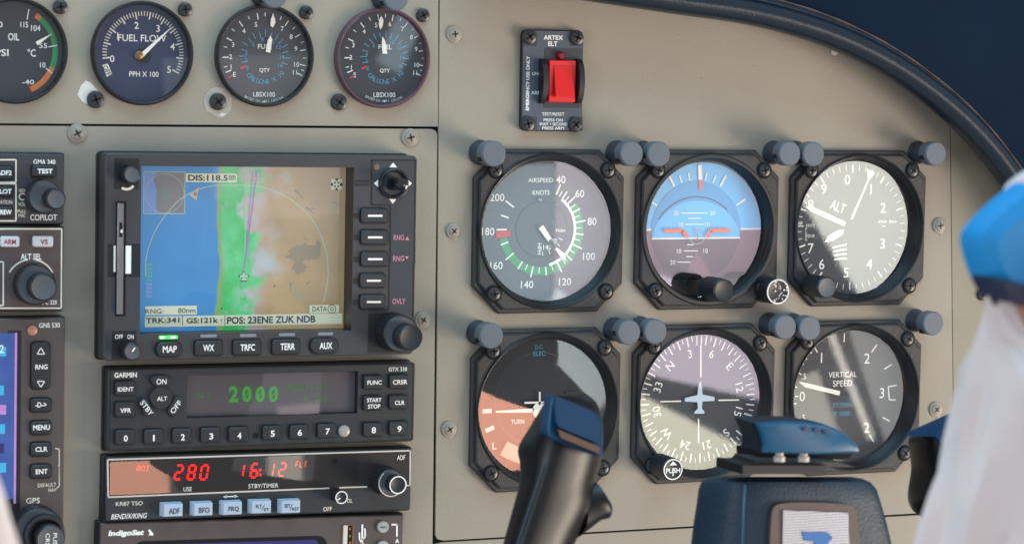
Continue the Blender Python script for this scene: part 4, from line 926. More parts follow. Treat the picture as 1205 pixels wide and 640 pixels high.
# ---- ADF receiver
Z = 8
root, fr, ext = unit('adf_receiver', 'radio receiver with glowing red digits 280 and pale blue push buttons', 'radio', Z, (123, 538), (484.2, 527), (125.5, 612.5), (483.6, 599.8), PLAST)
fr.view('O'); n = facemesh(ext, Z, PLASTB, (), 1.0)
LENS = mat('smoked_lens', (34, 30, 30), .5); FRW = mat('frame_line_cream', (214, 200, 190), .5)
q = [fr.p(*p) for p in ((126.5, 540), (483, 529), (482.5, 571), (433, 572.5), (431.5, 573.5), (127, 584.5))]; n.flat([q[0], q[1], q[2], q[5]], Z+.1, LENS)
n.path([fr.p(*p) for p in ((387.5, 573.8), (127.2, 584.5), (126.5, 540.4), (482.6, 529.8), (482.2, 570.6), (477, 570.8))], .75, Z+.3, FRW); n.path([fr.p(399, 573.3), fr.p(432, 572.2)], .75, Z+.3, FRW)
fr.view('K'); fr.tx(n, 'KR87 TSO', 146, 360, 322, 386, CREAM, bold=.0); fr.tx(n, 'BENDIX/KING', 118, 438, 348, 472, SIL, shear=.2, bold=.005); fr.tx(n, 'USE', 588, 264, 642, 292, SIL, dz=.4)
fr.view('L'); fr.tx(n, 'STBY/TIMER', -44, 238, 150, 266, SIL, dz=.4); fr.tx(n, 'ADF', 915, 55, 966, 86, SIL, dz=.4); fr.tx(n, 'OFF', 440, 388, 496, 416, CREAM); fr.tx(n, 'VOL', 575, 336, 628, 362, CREAM)
x, y = fr.p(512, 96); n.arc(x, y, 1.3, 1.9, 0, 360, Z+.35, WALL, 24); n.disc(x, y, 1.3, Z+.35, GAP, 24)
fr.view('K'); n.line(fr.p(862, 327), fr.p(930, 325), .5, Z+.3, SIL); n.flat([fr.p(846, 328), fr.p(872, 318), fr.p(872, 338)], Z+.3, SIL); n.flat([fr.p(946, 325), fr.p(920, 315), fr.p(920, 335)], Z+.3, SIL)
n.build('faceplate', root)
RED7 = mat('digit_red_lit', (230, 30, 30), .4, emit=(255, 20, 18), es=1.3); RED8 = mat('digit_red_dim', (220, 60, 50), .4, emit=(255, 60, 50), es=.6)
n = MB(); fr.view('K')
def sd(ch, a0, b0, a1, b1, m, w=.95):
    x0, y0, x1, y1 = fr.bx(a0, b0, a1, b1, Z); seg_digit(n, ch, x0, y0, x1, y1, Z+.25, m, w, sl=.16)
for c, a in (('2', 530), ('8', 614), ('0', 696)): sd(c, a, 124, a+42, 214, RED7, 1.05)
sd('1', 940, 118, 976, 196, RED7, .9); sd('6', 1026, 114, 1066, 200, RED7, 1.1)
for v in (152, 184): n.disc(*fr.p(1090, v), .7, Z+.3, RED7, 12)
for k, c in enumerate('ANT'): sd(c, 282+k*30, 126, 300+k*30, 162, RED8, .5)
fr.view('L'); sd('1', 78, 108, 112, 190, RED8, .8); sd('2', 150, 108, 188, 188, RED8, .9)
for k, c in enumerate('FLT'): sd(c, 260+k*27, 96, 276+k*27, 132, RED8, .5)
n.build('lit_digits', root)
g = MB(); a = [fr.view('O').p(*p) for p in ((129, 543), (421, 533), (421, 571), (129, 582))]; g.flat(a, Z+.6, GLASS); g.build('lens_glass', root)
HK = 4.5; fr.view('K')
def adfkey(box, top, t, tb, diag=False):
    n = MB(); x0, y0, x1, y1 = fr.bx(*box, Z+HK); n.rings([[(x0-1, y0-.2, Z-.5), (x1+.2, y0-.2, Z-.5), (x1+.2, y1+.6, Z-.5), (x0-1, y1+.6, Z-.5)], [(x0, y0, Z+HK-.3), (x1, y0, Z+HK-.3), (x1, y1, Z+HK-.3), (x0, y1, Z+HK-.3)], [(x0+.3, y0+.3, Z+HK), (x1-.3, y0+.3, Z+HK), (x1-.3, y1-.3, Z+HK), (x0+.3, y1-.3, Z+HK)]], KEYW, cap1=True)
    if not diag: fr.tx(n, t[0], *tb, INK, z=Z+HK, bold=.02)
    else:
        fr.tx(n, t[0], *tb[0], INK, z=Z+HK, bold=.02); fr.tx(n, t[1], *tb[1], INK, z=Z+HK, bold=.02); n.line(fr.p(*tb[2], Z+HK), fr.p(*tb[3], Z+HK), .3, Z+HK+.1, INK)
    n.build('key', root)
adfkey((460, 378, 584, 458), 0, ('ADF',), (494, 404, 564, 440)); adfkey((658, 372, 780, 452), 0, ('BFO',), (690, 398, 760, 434)); adfkey((850, 366, 972, 446), 0, ('FRQ',), (884, 392, 952, 428))
fr.view('L'); adfkey((-20, 352, 104, 430), 0, ('FLT', 'ET'), ((6, 374, 44, 398), (60, 396, 92, 416), (44, 412), (62, 372)), True)
adfkey((172, 350, 292, 428), 0, ('SET', 'RST'), ((190, 370, 228, 394), (240, 392, 284, 412), (226, 410), (242, 370)), True)
kb, x, y = place_knob(root, fr, 'L', 880, 236, Z, Z+11, 7.3, kn=.45); n = MB(); n.arc(x, y, 6.3, 6.9, 70, 395-70-5, Z+11.1, FRW, 40); x3, y3 = fr.p(922, 248, Z+18); knob(n, x3, y3, Z+10, Z+18, 4.4, KNOBM, KNOBM, .25); n.arc(x3, y3, 3.9, 4.5, 0, 360, Z+18.1, SIL, 40); n.build('inner_knob', kb)
kb, x, y = place_knob(root, fr, 'L', 558, 328, Z, Z+8, 3.2, kn=.2, cap=KNOBM); n = MB(); n.arc(x, y, 2.7, 3.2, 0, 360, Z+8.1, SIL, 36); n.line((x-.6, y-.4), (x-2.6, y-1.3), .6, Z+8.1, SIL); n.build('pointer_mark', kb)

# ---- satellite phone unit below
Z = 7
root, fr, ext = unit('satellite_phone_unit', 'bottom unit of the stack with a USB slot and dark purple screen', 'radio', Z, (116, 617.5), (474, 603.5), (117, 700), (473, 690), PLASTW)
fr.view('K'); n = facemesh(ext, Z, PLASTW, (), .8)
fr.tx(n, 'IndigoSat', 92, 546, 336, 592, SIL, shear=.25, bold=.05); x, y = fr.p(375, 560)
n.line(fr.p(362, 544), fr.p(388, 580), 1.1, Z+.2, SIL); n.flat([fr.p(358, 582), fr.p(374, 556), fr.p(392, 566), fr.p(372, 580)], Z+.15, SIL); n.arc(*fr.p(378, 556), 2.6, 3.1, 20, 85, Z+.2, KCAP, 6); n.arc(*fr.p(378, 556), 3.9, 4.3, 20, 85, Z+.2, KCAP, 6)
fr.view('X'); n.flat([fr.p(-640, 60), fr.p(0, 120), fr.p(800, 100), fr.p(800, 900), fr.p(0, 900)], Z+.03, PLASTB) if False else None
USBW = mat('usb_white', (215, 205, 198), .4)
n.line(fr.p(398, 228), fr.p(396, 520), 1.0, Z+.2, SIL); n.path([fr.p(396, 385), fr.p(428, 350), fr.p(424, 268)], .8, Z+.2, SIL); n.path([fr.p(394, 420), fr.p(370, 380), fr.p(368, 310)], .8, Z+.2, SIL)
n.path([fr.p(692, 230), fr.p(748, 230), fr.p(748, 352)], .9, Z+.2, SIL); fr.tx(n, 'A', 730, 374, 772, 416, SIL, bold=.05)
n.build('faceplate', root)
PURP = mat('screen_deep_purple', (46, 42, 96), .3, emit=(40, 36, 110), es=.25)
fr.view('O'); n = MB(); x0, y0, x1, y1 = fr.bx(156, 633, 384, 690, Z); n.box(x0, y0, x1, y1, Z, Z+.15, GAP, 0, 5); x0, y0, x1, y1 = fr.bx(164, 637.5, 374, 690, Z); n.box(x0, y0, x1, y1, Z, Z+.3, PURP, 0, 3); n.build('screen', root)
fr.view('X'); n = MB(); n.box(*fr.bx(186, 228, 304, 700, Z), Z, Z+.2, mat('slot_copper', (150, 110, 80), .3, metal=.6), 0, 1.2); n.box(*fr.bx(196, 236, 240, 700, Z), Z, Z+.8, USBW, .2, .5); n.box(*fr.bx(244, 240, 290, 700, Z), Z, Z+.3, GAP)
for k in range(4): n.box(*fr.bx(262, 262+k*70, 280, 285+k*70, Z), Z, Z+.5, mat('contact_brass', (190, 140, 60), .3, metal=.8))
n.build('usb_port', root)
for v in (256, 455):
    x, y = fr.p(613, v, Z+1.5); n = MB(); n.lathe([(3.0, Z), (3.0, Z+1.2), (2.6, Z+1.7)], x, y, mat('button_pale_grey', (168, 172, 168), .5), 28); n.text('MSG', x, y, 1.0, Z+1.8, INK, w=3.2); n.build('key', root)

# ---- left column: audio panel, autopilot, navigator
Z = 9
root, fr, ext = unit('audio_panel', 'audio panel cut by the left edge with a TEST key and COPILOT volume knob', 'radio', Z, (-120, 179.5), (76, 181.5), (-118, 262), (74.5, 263.5))
fr.view('C'); n = facemesh(ext, Z, PLAST, (), 1.2)
fr.tx(n, 'GMA 340', 126, 57, 208, 76, SIL, bold=.01); fr.tx(n, 'COPILOT', 114, 264, 214, 286, SIL, bold=.005); fr.tx(n, 'VOL', 68, 218, 96, 232, CREAM, bold=0); fr.tx(n, 'ISO', 72, 168, 94, 180, CREAM, bold=0); fr.tx(n, 'PULL', 66, 246, 98, 258, CREAM, bold=0); fr.tx(n, 'MIC', 70, 262, 96, 274, CREAM, bold=0)
for q in ((-60, 58, 60, 143), (-60, 148, 60, 288)):
    a = [fr.p(q[0], q[1]), fr.p(q[2], q[1]), fr.p(q[2], q[3]), fr.p(q[0], q[3])]; n.path(a+[a[0]], .6, Z+.12, CREAM)
n.arc(*fr.p(84, 197), 1.3, 1.7, 0, 360, Z+.12, CREAM, 20); fr.tx(n, 'CATION', -10, 210, 46, 224, CREAM, bold=0)
n.build('faceplate', root)
keycap(root, fr, (122, 80, 210, 122), 1.6, KEYM, t='TEST', tb=(141, 92, 198, 110), base_m=FRAMED, bold=.03)
keycap(root, fr, (-30, 84, 48, 132), 1.6, KEYM, t='ADF2', tb=(-14, 98, 44, 116), base_m=FRAMED, bold=.03); keycap(root, fr, (-30, 160, 48, 196), 1.6, KEYM, t='PILOT', tb=(-20, 168, 44, 186), base_m=FRAMED, bold=.03); keycap(root, fr, (-30, 236, 48, 272), 1.6, KEYM, t='CREW', tb=(-14, 246, 44, 264), base_m=FRAMED, bold=.03)
kb, x, y = place_knob(root, fr, 'C', 170, 198, Z, Z+9, 8.2, kn=.5); n = MB(); x3, y3 = fr.p(212, 207, Z+18); knob(n, x3, y3, Z+8, Z+18, 4.9, KNOBM, KCAP, .4); n.build('inner_knob', kb)

root, fr, ext = unit('autopilot_controller', 'autopilot unit cut by the left edge with pale ARM and VS keys', 'radio', Z, (-120, 266), (75, 267), (-118, 365), (74, 365.5))
fr.view('C'); n = facemesh(ext, Z, PLASTW, (), 1.2)
a = [fr.p(-60, 318), fr.p(232, 318), fr.p(230, 616), fr.p(-60, 616)]; n.path(a, .6, Z+.12, CREAM); a = [fr.p(-60, 442), fr.p(12, 442), fr.p(12, 606), fr.p(-60, 606)]; n.path(a, .6, Z+.12, CREAM)
fr.tx(n, 'ALT SEL', 78, 411, 156, 434, SIL, bold=.02); fr.tx(n, 'KFC 225', 150, 586, 214, 602, SIL, bold=.02); x, y = fr.p(116, 525); n.arc(x, y, 11.2, 11.9, -62, -8, Z+.15, CREAM, 12); n.arc(x, y, 11.2, 11.9, 10, 62, Z+.15, CREAM, 12)
n.build('faceplate', root)
KW2 = mat('key_warm_white', (205, 205, 208), .4); REDT = mat('legend_red', (150, 60, 64), .5)
keycap(root, fr, (2, 346, 74, 386), 1.8, KW2, t='ARM', tb=(14, 357, 60, 376), tm=REDT); keycap(root, fr, (124, 345, 201, 386), 1.8, KW2, t='VS', tb=(152, 357, 180, 376), tm=REDT)
kb, x, y = place_knob(root, fr, 'C', 138, 530, Z, Z+8, 9.8, kn=.55); n = MB(); x3, y3 = fr.p(164, 538, Z+15); knob(n, x3, y3, Z+7, Z+15, 6.6, KNOBM, KCAP, .1); n.build('inner_knob', kb)

root, fr, ext = unit('gps_navigator', 'navigator cut by the left edge with RNG MENU CLR ENT keys', 'radio', Z, (-120, 375), (76, 375.5), (-118, 690), (74.5, 676))
fr.view('D'); n = facemesh(ext, Z, PLASTW, (), 1.5)
fr.tx(n, 'GNS 530', 105, 45, 161, 58, SIL, bold=.01); fr.tx(n, 'GPS', 70, 515, 107, 530, CREAM); fr.view('BL'); fr.tx(n, 'DEFAULT', 355, 64, 528, 100, CREAM, bold=0); fr.tx(n, 'NAV', 455, 112, 528, 145, CREAM, bold=0); n.path([fr.p(545, -100), fr.p(556, -100), fr.p(556, 95), fr.p(530, 112)], .35, Z+.12, CREAM)
fr.view('D'); n.path([fr.p(148, 382), fr.p(159, 384), fr.p(160, 480)], .35, Z+.12, CREAM)
n.box(*fr.bx(20, 66, 55, 640, Z), Z, Z+.1, EDGE)
n.build('faceplate', root)
n = MB(); a0 = fr.bx(-260, 75, 42, 524, Z); NB = mat('navigator_screen_blue', (64, 84, 140), .35, emit=(40, 84, 180), es=.2, var=.5, vscale=90); n.box(*a0, Z, Z+.25, NB)
NP = mat('navigator_screen_pink', (175, 130, 190), .35, emit=(150, 100, 170), es=.35, var=.3, vscale=200); NC = mat('navigator_caption_cyan', (60, 160, 200), .35, emit=(60, 160, 200), es=.3)
n.box(*fr.bx(38, 72, 44, 530, Z), Z, Z+.35, NP)
for k in range(8): y = 110+k*52; n.box(*fr.bx(-60, y, 16-(k % 3)*3, y+26, Z), Z, Z+.4, (NP, NB, PURP)[k % 3] if k % 2 else NC)
fr.tx(n, '2', -2, 104, 10, 126, SIL, z=Z, dz=.5); n.build('screen', root)
x, y = fr.p(88, 66, Z+1); n = MB(); n.lathe([(2.3, Z), (2.3, Z+.4), (1.2, Z+1)], x, y, mat('sensor_copper', (190, 130, 110), .3), 24); n.build('light_sensor', root)
k = keycap(root, fr, (86, 98, 134, 222), 1.8, KEYM, t='RNG', tb=(95, 157, 128, 170), base_m=FRAMED, r=2)
n = MB(); zz = Z+1.95
for q in ((100, 129, 120, 112), (100, 202, 120, 218)):
    a = [fr.p(q[0], q[1], zz), fr.p(q[2], q[1], zz), fr.p((q[0]+q[2])/2, q[3], zz)]; n.path(a+[a[0]], .4, zz, SIL)
n.build('key_mark', k)
for t, v, q in (('-D->', 266, (95, 258, 125, 272)), ('MENU', 327, (89, 319, 134, 333)), ('CLR', 385, (95, 378, 128, 391)), ('ENT', 444, (96, 438, 128, 451))): keycap(root, fr, (84, v-17, 137, v+18), 1.8, KEYM, t=t, tb=q, base_m=FRAMED, r=1.4)
kb, x, y = place_knob(root, fr, 'D', 107, 612, Z, Z+11, 12.6, kn=.5); fr.view('BL'); n = MB(); x1_, y1_ = fr.p(430, 560, Z+15); n.lathe([(10, Z+9), (9.6, Z+14.6), (9.0, Z+15), (8.0, Z+15), (7.8, Z+11)], x1_, y1_, KNOBM, 48)
n.build('middle_knob', kb); n = MB(); x3, y3 = fr.p(480, 595, Z+20); knob(n, x3, y3, Z+10, Z+20, 7.2, KNOBM, KCAP, .2); n.text('PUSH', x3+1.9, y3-1.0, 2.0, Z+20.1, SIL, w=8.0, rot=-90); n.text('CRSR', x3-1.6, y3-1.0, 2.0, Z+20.1, SIL, w=8.0, rot=-90); n.build('inner_knob', kb)
# ------------------------------------------------------------------ control wheel in front of the panel
YBLK = mat('wheel_black', (9, 10, 12), .38, bump=.25, bscale=1500, var=.2, vscale=90)
YBLU = mat('wheel_sky_blue_black', (10, 52, 82), .38, bump=.3, bscale=1800, var=.12)  # black plastic with the reflected sky blue put into its base colour
YLEA = mat('hub_blue_vinyl', (28, 50, 66), .5, bump=.8, bscale=900, var=.25, vscale=500)
PADB = mat('pad_blue', (12, 82, 116), .35, var=.1, vscale=30)
BRN = mat('recess_brown', (96, 66, 52), .5, var=.2)
YO = P(930, 640, 100)
yoke = thing('control_wheel', 'black and blue control wheel with two grips in front of the round instruments', 'control wheel', YO[0], YO[1], 100)
YZ = 150   # the wheel stands this much further out than the depths written below
def Y3(u, v, z):
    z += YZ; x, y = P(u, v, z); return Vector((x-YO[0], y-YO[1], z-100))
def chaikin(p, n=2):
    for _ in range(n):
        o = []
        for i in range(len(p)):
            a, b = p[i], p[(i+1) % len(p)]; o += [a*.78+b*.22, a*.22+b*.78]
        p = o
    return p
def grip_loft(secs, name, m, k=4):
    """secs: for each height the left back, front edge, right front and right back corner"""
    rs = [chaikin([Y3(*q) for q in s], 3) for s in secs]
    out = []
    for i in range(len(rs)-1):
        a0, a1, a2, a3 = rs[max(i-1, 0)], rs[i], rs[i+1], rs[min(i+2, len(rs)-1)]
        for q in range(k):
            t = q/k; out.append([.5*((2*p1)+(p2-p0)*t+(2*p0-5*p1+4*p2-p3)*t*t+(3*p1-p0-3*p2+p3)*t**3) for p0, p1, p2, p3 in zip(a0, a1, a2, a3)])
    out.append(rs[-1])
    return MB().rings(out, m, True, True).build(name, yoke)
def sec(v, l, e, r, dz=0, back=80): return [(l, v, 96+dz), (e, v+3, 124+dz), (r, v+2, 119+dz), (r+1, v, back+dz), (l+12, v, back-5+dz)]
gp = grip_loft([sec(463, 645, 652, 690, -14), sec(475, 637, 650, 703, -7), sec(500, 621, 648, 709, -2), sec(526, 606, 644, 709), sec(545, 608, 637, 706), sec(567, 608, 629, 700), sec(595, 601, 619, 697), sec(640, 589, 604, 675), sec(700, 574, 586, 655), sec(760, 560, 572, 640)], 'grip', YBLK)
# thumb rest growing out of the right side of the left grip
def tube_pts(ctrl, m, name, parent, n=20):
    rs = []
    for i, (c, ru, rv, rz) in enumerate(ctrl):
        rs.append([(c.x+ru*cos(2*pi*k/n), c.y+rv*sin(2*pi*k/n)*.9, c.z+rz*sin(2*pi*k/n+.6)) for k in range(n)])
    o = MB().rings(rs, m, True, True).build(name, parent); return o
hc = [Y3(668, 600, 98), Y3(684, 592, 100), Y3(697, 590, 103), Y3(706, 594, 105), Y3(713, 598, 106), Y3(717, 600, 106)]
n = MB(); rs = []
for c, a, b in zip(hc, (12, 11, 8.5, 6, 4.2, 1.6), (14, 12, 9.5, 6.6, 4.2, 1.6)):
    rs.append([(c.x+a*.25*sin(2*pi*k/20), c.y+a*cos(2*pi*k/20), c.z+b*sin(2*pi*k/20)) for k in range(20)])
n.rings(rs, YBLK, True, True); n.build('thumb_rest', gp)
def slab(pts, th, m, name, parent, inset_=.0, dirv=(0, 0, -1)):
    a = [Y3(*p) for p in pts]; d = Vector(dirv)*th; c = sum(a, Vector())/len(a)
    a = chaikin([a[i].lerp(a[(i+1) % len(a)], t) for i in range(len(a)) for t in (.08, .92)], 2); top = [p+(c-p)*.035+Vector((0, 0, .8)) for p in a]
    return MB().rings([[p+d for p in a], a, top], m, True, True).build(name, parent)
cp = slab([(649, 463, 116), (708, 488, 112), (709, 540, 125), (643, 514, 130)], 7, YBLU, 'switch_cap', gp)
n = MB(); a = [Y3(657, 505, 129.4), Y3(706, 526, 126.2), Y3(706, 534, 127.2), Y3(660, 515, 130.4)]; n.rings([[p-Vector((0, 0, 2)) for p in a], a], BRN, True, True); n.build('slot', cp)
n = MB(); a = [Y3(652, 467, 119.0), Y3(704, 490, 115.5), Y3(705, 522, 124.5), Y3(654, 501, 129.0)]; a = chaikin([a[i].lerp(a[(i+1) % 4], t) for i in range(4) for t in (.08, .92)], 2); n.rings([[p-Vector((0, 0, 1.5)) for p in a], [p+Vector((0, 0, .9)) for p in a]], YBLU, True, True); n.build('press_plate', cp)
gr_ = grip_loft([sec(489, 1120, 1132, 1160, -14), sec(503, 1092, 1110, 1165, -6), sec(513, 1067, 1103, 1165), sec(530, 1066, 1106, 1165), sec(552, 1068, 1108, 1165), sec(583, 1064, 1104, 1160), sec(600, 1070, 1108, 1160), sec(610, 1084, 1110, 1160), sec(624, 1096, 1118, 1160), sec(634, 1112, 1128, 1155, -8)], 'grip', YBLK)
slab([(1069, 513, 112), (1095, 501, 108), (1128, 486, 106), (1160, 500, 110), (1160, 534, 128), (1112, 525, 129), (1101, 513, 125)], 5, YBLU, 'switch_cap', gr_)
# hub
n = MB(); rs = []
for v, l, e in ((545, 608, 636), (567, 608, 629), (595, 601, 619), (640, 589, 604), (700, 574, 586)):
    p = Y3(e+4, v+3, 120.5); rs.append([(p.x+.35*cos(q), p.y, p.z+.35*sin(q)) for q in (0, 1.57, 3.14, 4.71)])
n.rings(rs, YBLU, True, True); n.build('mould_line', gp)
def hs(v, l, e, r, dz=0): return [(l-15, v, 92+dz), (l-5, v, 104+dz), (e, v, 126+dz), (r+8, v, 124+dz), (r+4, v, 110+dz), (r-25, v, 92+dz)]
def roundrect3(v, l, e, r, dz, rad_=0): return chaikin([Y3(*q) for q in hs(v, l, e, r, dz)], 3)
rs = [roundrect3(v, l, e, r, dz) for v, l, e, r, dz in ((560.5, 850, 890, 996, -8), (562.5, 841, 882, 1008, -4), (567, 836, 879, 1018, -1), (575, 833, 877, 1025, 0), (590, 831, 876, 1030, 0), (615, 827, 875, 1037, 0), (640, 824, 874, 1043, 0), (700, 816, 870, 1055, 0), (780, 806, 864, 1066, 0))]
hub = MB().rings(rs, YLEA, True, True).build('hub', yoke)
def hz(u, v): # front surface of the hub
    return 125.6 - (0 if v > 575 else (575-v)*.3)
def hpoly(pts, dz, m, name, th=1.2, it=2, par=None):
    if it: pts = [(pts[i][0]*(1-t)+pts[(i+1) % len(pts)][0]*t, pts[i][1]*(1-t)+pts[(i+1) % len(pts)][1]*t) for i in range(len(pts)) for t in (.09, .91)]
    a = chaikin([Y3(u, v, hz(u, v)+dz) for u, v in pts], it) if it else [Y3(u, v, hz(u, v)+dz) for u, v in pts]
    return MB().rings([[p-Vector((0, 0, th)) for p in a], a], m, True, True).build(name, par or hub)
FRM = mat('badge_frame_brown', (92, 74, 70), .4, bump=.4, var=.25, vscale=300)
fm = hpoly([(907, 590), (1009, 592), (1018, 720), (905, 720)], .9, FRM, 'badge_frame', 2)
BM_ = bpy.data.materials.new('badge_mesh_silver'); BM_.use_nodes = True; N_ = BM_.node_tree.nodes; L_2 = BM_.node_tree.links; b_ = N_['Principled BSDF']
tc = N_.new('ShaderNodeTexCoord'); mp = N_.new('ShaderNodeMapping'); mp.inputs['Rotation'].default_value = (0, rad(45), 0); L_2.new(tc.outputs['Object'], mp.inputs[0]); ck = N_.new('ShaderNodeTexChecker'); ck.inputs['Scale'].default_value = 1250
ck.inputs['Color1'].default_value = (.62, .63, .66, 1); ck.inputs['Color2'].default_value = (.14, .16, .2, 1); L_2.new(mp.outputs[0], ck.inputs[0]); L_2.new(ck.outputs[0], b_.inputs['Base Color']); b_.inputs['Metallic'].default_value = .3; b_.inputs['Roughness'].default_value = .35
bg = hpoly([(922, 600), (998, 603), (1003, 720), (920, 720)], 1.7, BM_, 'badge', 1.5, 0)
GLY = mat('badge_blue', (30, 110, 180), .4)
hpoly([(944, 625), (974, 626), (980, 632), (972, 642), (952, 660), (944, 660), (960, 637), (946, 636)], 2.1, GLY, 'emblem', .5, 0, bg)
n = MB(); ln = [Y3(u, v, z) for u, v, z in ((884, 563, 120), (877, 570, 126), (875.5, 590, 127.6), (874.5, 620, 127.6), (873, 660, 127.6))]
n.rings([[(p.x+.5*cos(q), p.y, p.z+.5*sin(q)) for q in (0, 1.57, 3.14, 4.71)] for p in ln], PADB, True, True); n.build('stitched_edge', hub)
# chart clip on top of the hub
def ext3(pts, z, th, m, name, par, ch=.8):
    a = [Y3(u, v, z) for u, v in pts]; c = sum(a, Vector())/len(a)
    s = [p+(c-p)*(ch*.03)+Vector((0, 0, ch)) for p in a]
    return MB().rings([[p-Vector((0, 0, th)) for p in a], a, s], m, True, True).build(name, par)
cl = ext3([(872, 547), (972, 547), (971, 557.5), (872, 557.5)], 126, 22, EDGE, 'clip_base', yoke)
ext3([(888, 541), (986, 543), (1006, 549), (972, 549), (888, 547.5)], 122, 18, CASE, 'clip_tray', cl)
ext3([(893, 531), (1004, 533), (998, 540), (893, 541)], 112, 20, GAP, 'clip_hinge', cl)
for u in (917, 945.5):
    p = Y3(u, 538, 128); q = Y3(u, 532, 128); r_ = Y3(u, 542.5, 128); n = MB()
    n.rings([[(r_.x+a*cos(t*pi/8), r_.y+(h*(q.y-r_.y)), r_.z+a*sin(t*pi/8)) for t in range(16)] for h, a in ((0, 2.4), (.55, 2.4), (.6, 1.7), (1, 1.7))], USBW, True, True); n.build('pin', cl)
top = [(887, 497), (915, 495), (945, 495.5), (968, 498), (985, 505), (1000, 515), (1009, 524), (1011, 530), (1008, 532.5), (960, 534), (896, 532), (897, 522), (893, 508)]
n = MB(); rs = []
fro = [Y3(u, v, 144) for u, v in top]
for k in range(7):
    s = k/6; rs.append([p-Vector((0, 0, 17*(1-s))) for p in fro])
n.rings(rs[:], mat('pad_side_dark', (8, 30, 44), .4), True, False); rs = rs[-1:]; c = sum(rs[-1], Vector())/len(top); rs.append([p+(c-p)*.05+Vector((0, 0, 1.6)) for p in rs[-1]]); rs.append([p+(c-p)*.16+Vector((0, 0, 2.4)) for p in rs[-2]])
n.rings(rs, PADB, False, True); pad = n.build('clip_pad', cl)
n = MB(); zz = 147.4
for k, (u, v) in enumerate(((944, 503), (957, 504), (968, 506))): n.rings([[Y3(u, v, zz), Y3(u+6, v-1, zz), Y3(u+9, v+3, zz), Y3(u+3, v+4, zz)], [Y3(u, v, zz-1.5), Y3(u+6, v-1, zz-1.5), Y3(u+9, v+3, zz-1.5), Y3(u+3, v+4, zz-1.5)]], YBLU, True, True)
n.build('embossed_marks', pad)
# cross arm below the frame joins hub and grips
n = MB(); rs = []
for u, v, z in ((575, 748, 92), (640, 775, 92), (760, 790, 92), (900, 785, 92), (1040, 785, 92), (1150, 760, 92), (1205, 715, 92), (1210, 640, 92), (1165, 590, 92)):
    c = Y3(u, v, z); rs.append([(c.x+2*cos(t*pi/8), c.y+11*cos(t*pi/8), c.z+13*sin(t*pi/8)) for t in range(16)])
n.rings(rs, YBLK, True, True); n.build('cross_arm', yoke)

# ------------------------------------------------------------------ the people in the foreground, out of focus
SHIRT = mat('white_shirt_cotton', (222, 206, 202), .8, bump=.2, bscale=500, var=.08, vscale=12); SHIRT.node_tree.nodes['Principled BSDF'].inputs['Sheen Weight'].default_value = .2
SKIN = mat('skin_tan', (168, 116, 92), .55, var=.12, vscale=50); SKIN.node_tree.nodes['Principled BSDF'].inputs['Subsurface Weight'].default_value = .1
STRAP = mat('shoulder_board_blue', (8, 136, 200), .55, var=.1, vscale=30); STRAPD = mat('shoulder_board_navy', (14, 30, 60), .6)
def cloth_loft(root, ox, oy, oz, secs, name, m, folds=.05, seed=1, depth=14, n=64):
    """secs: (v, left u, right u): elliptic sections with soft fold ridges running along the limb"""
    R = random.Random(seed); ph = [R.uniform(0, 6) for _ in range(6)]; rs = []
    K = 5; S = []
    for i in range(len(secs)-1):
        for q in range(K): t = q/K; t2 = t; S.append([secs[i][j]*(1-t2)+secs[i+1][j]*t2 for j in range(3)])
    S.append(list(secs[-1]))
    for i, (v, l, r) in enumerate(S):
        a = P(l, v, oz); b = P(r, v, oz); cx, cy = (a[0]+b[0])/2, (a[1]+b[1])/2; w = (b[0]-a[0])/2; s = i/len(S); ring = []; dp = min(depth, w*.75)
        for k in range(n):
            t = 2*pi*k/n
            f = 1+folds*(sin(6*t+ph[0]+s*4.0)*.7+.7*sin(11*t+ph[1]-s*5)+.45*sin(19*t+ph[2]+s*7))
            ring.append((cx-ox+w*f*cos(t), cy-oy+2.0*sin(3*t+ph[3]), oz-560+dp*f*sin(t)))
        rs.append(ring)
    return MB().rings(rs, m, True, True).build(name, root)
OX, OY = P(1180, 500, 560)
man = thing('person', 'out of focus person in a white shirt with a blue shoulder board', 'person', OX, OY, 560)
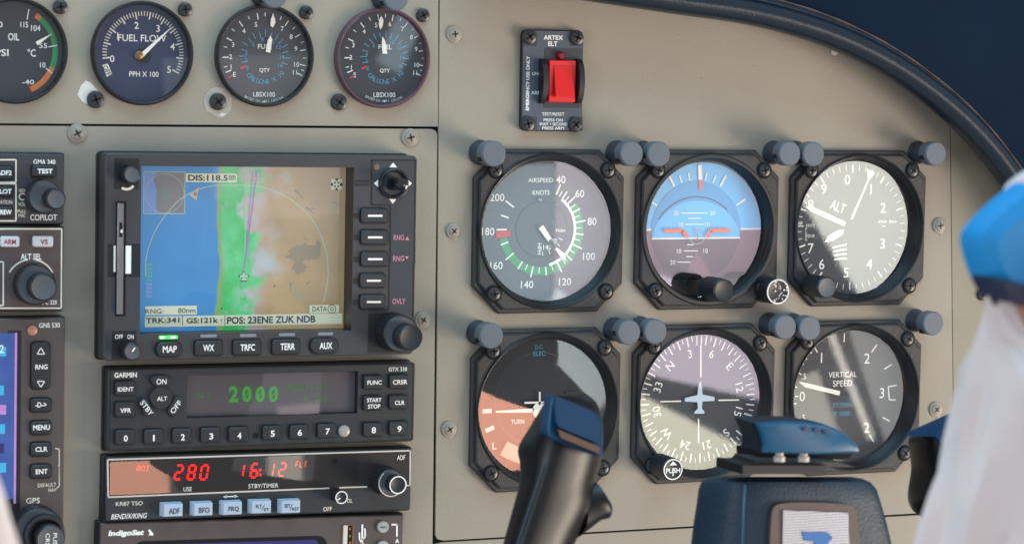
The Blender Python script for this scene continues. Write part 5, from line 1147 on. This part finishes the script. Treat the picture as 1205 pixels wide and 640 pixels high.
body = cloth_loft(man, OX, OY, 560, [(335, 1192, 1440), (360, 1184, 1450), (400, 1186, 1450), (460, 1180, 1440), (560, 1150, 1440), (760, 1120, 1440)], 'body', SKIN, .01, 3, 24)
cloth_loft(man, OX, OY, 560, [(352, 1162, 1186), (364, 1162, 1196), (385, 1158, 1230), (420, 1154, 1400), (460, 1146, 1480), (500, 1136, 1490), (540, 1125, 1490), (580, 1113, 1490), (620, 1103, 1490), (680, 1088, 1490), (780, 1066, 1490)], 'shirt_sleeve', SHIRT, .05, 8, 34)
cloth_loft(man, OX, OY, 552, [(206, 1206, 1420), (216, 1196, 1430), (235, 1188, 1440), (270, 1190, 1440), (300, 1196, 1440), (330, 1206, 1440)], 'shirt_collar', SHIRT, .015, 5, 26)
def OX3(u, v, z): x, y = P(u, v, z); return Vector((x-OX, y-OY, z-560))
a = chaikin([OX3(u, v, 560) for u, v in ((1138, 278), (1156, 256), (1180, 234), (1215, 208), (1246, 280), (1240, 352), (1184, 354), (1162, 346), (1148, 316))], 2); c = sum(a, Vector())/len(a)
sb = MB().rings([[p-Vector((0, 0, 5)) for p in a], a, [p+(c-p)*.08+Vector((0, 0, 5)) for p in a], [p+(c-p)*.35+Vector((0, 0, 8)) for p in a]], STRAP, True, True).build('shoulder_board', man)
a = chaikin([OX3(u, v, 562) for u, v in ((1151, 322), (1178, 330), (1215, 334), (1240, 340), (1240, 358), (1184, 357), (1164, 349))], 2); c = sum(a, Vector())/len(a)
MB().rings([[p-Vector((0, 0, 5)) for p in a], [p+Vector((0, 0, 5)) for p in a], [p+(c-p)*.2+Vector((0, 0, 8)) for p in a]], STRAPD, True, True).build('board_tip', sb)
OX, OY = P(-30, 640, 560)
man2 = thing('person', 'out of focus white sleeve of a person in the bottom left corner', 'person', OX, OY, 560)
cloth_loft(man2, OX, OY, 560, [(570, -70, -30), (600, -72, -20), (660, -70, 0), (760, -60, 10)], 'body', SKIN, .01, 3, 14)
cloth_loft(man2, OX, OY, 560, [(545, -72, -22), (560, -76, -8), (585, -80, 2), (610, -82, 10), (640, -84, 19), (700, -84, 34), (780, -80, 46)], 'shirt_sleeve', SHIRT, .03, 4, 22)
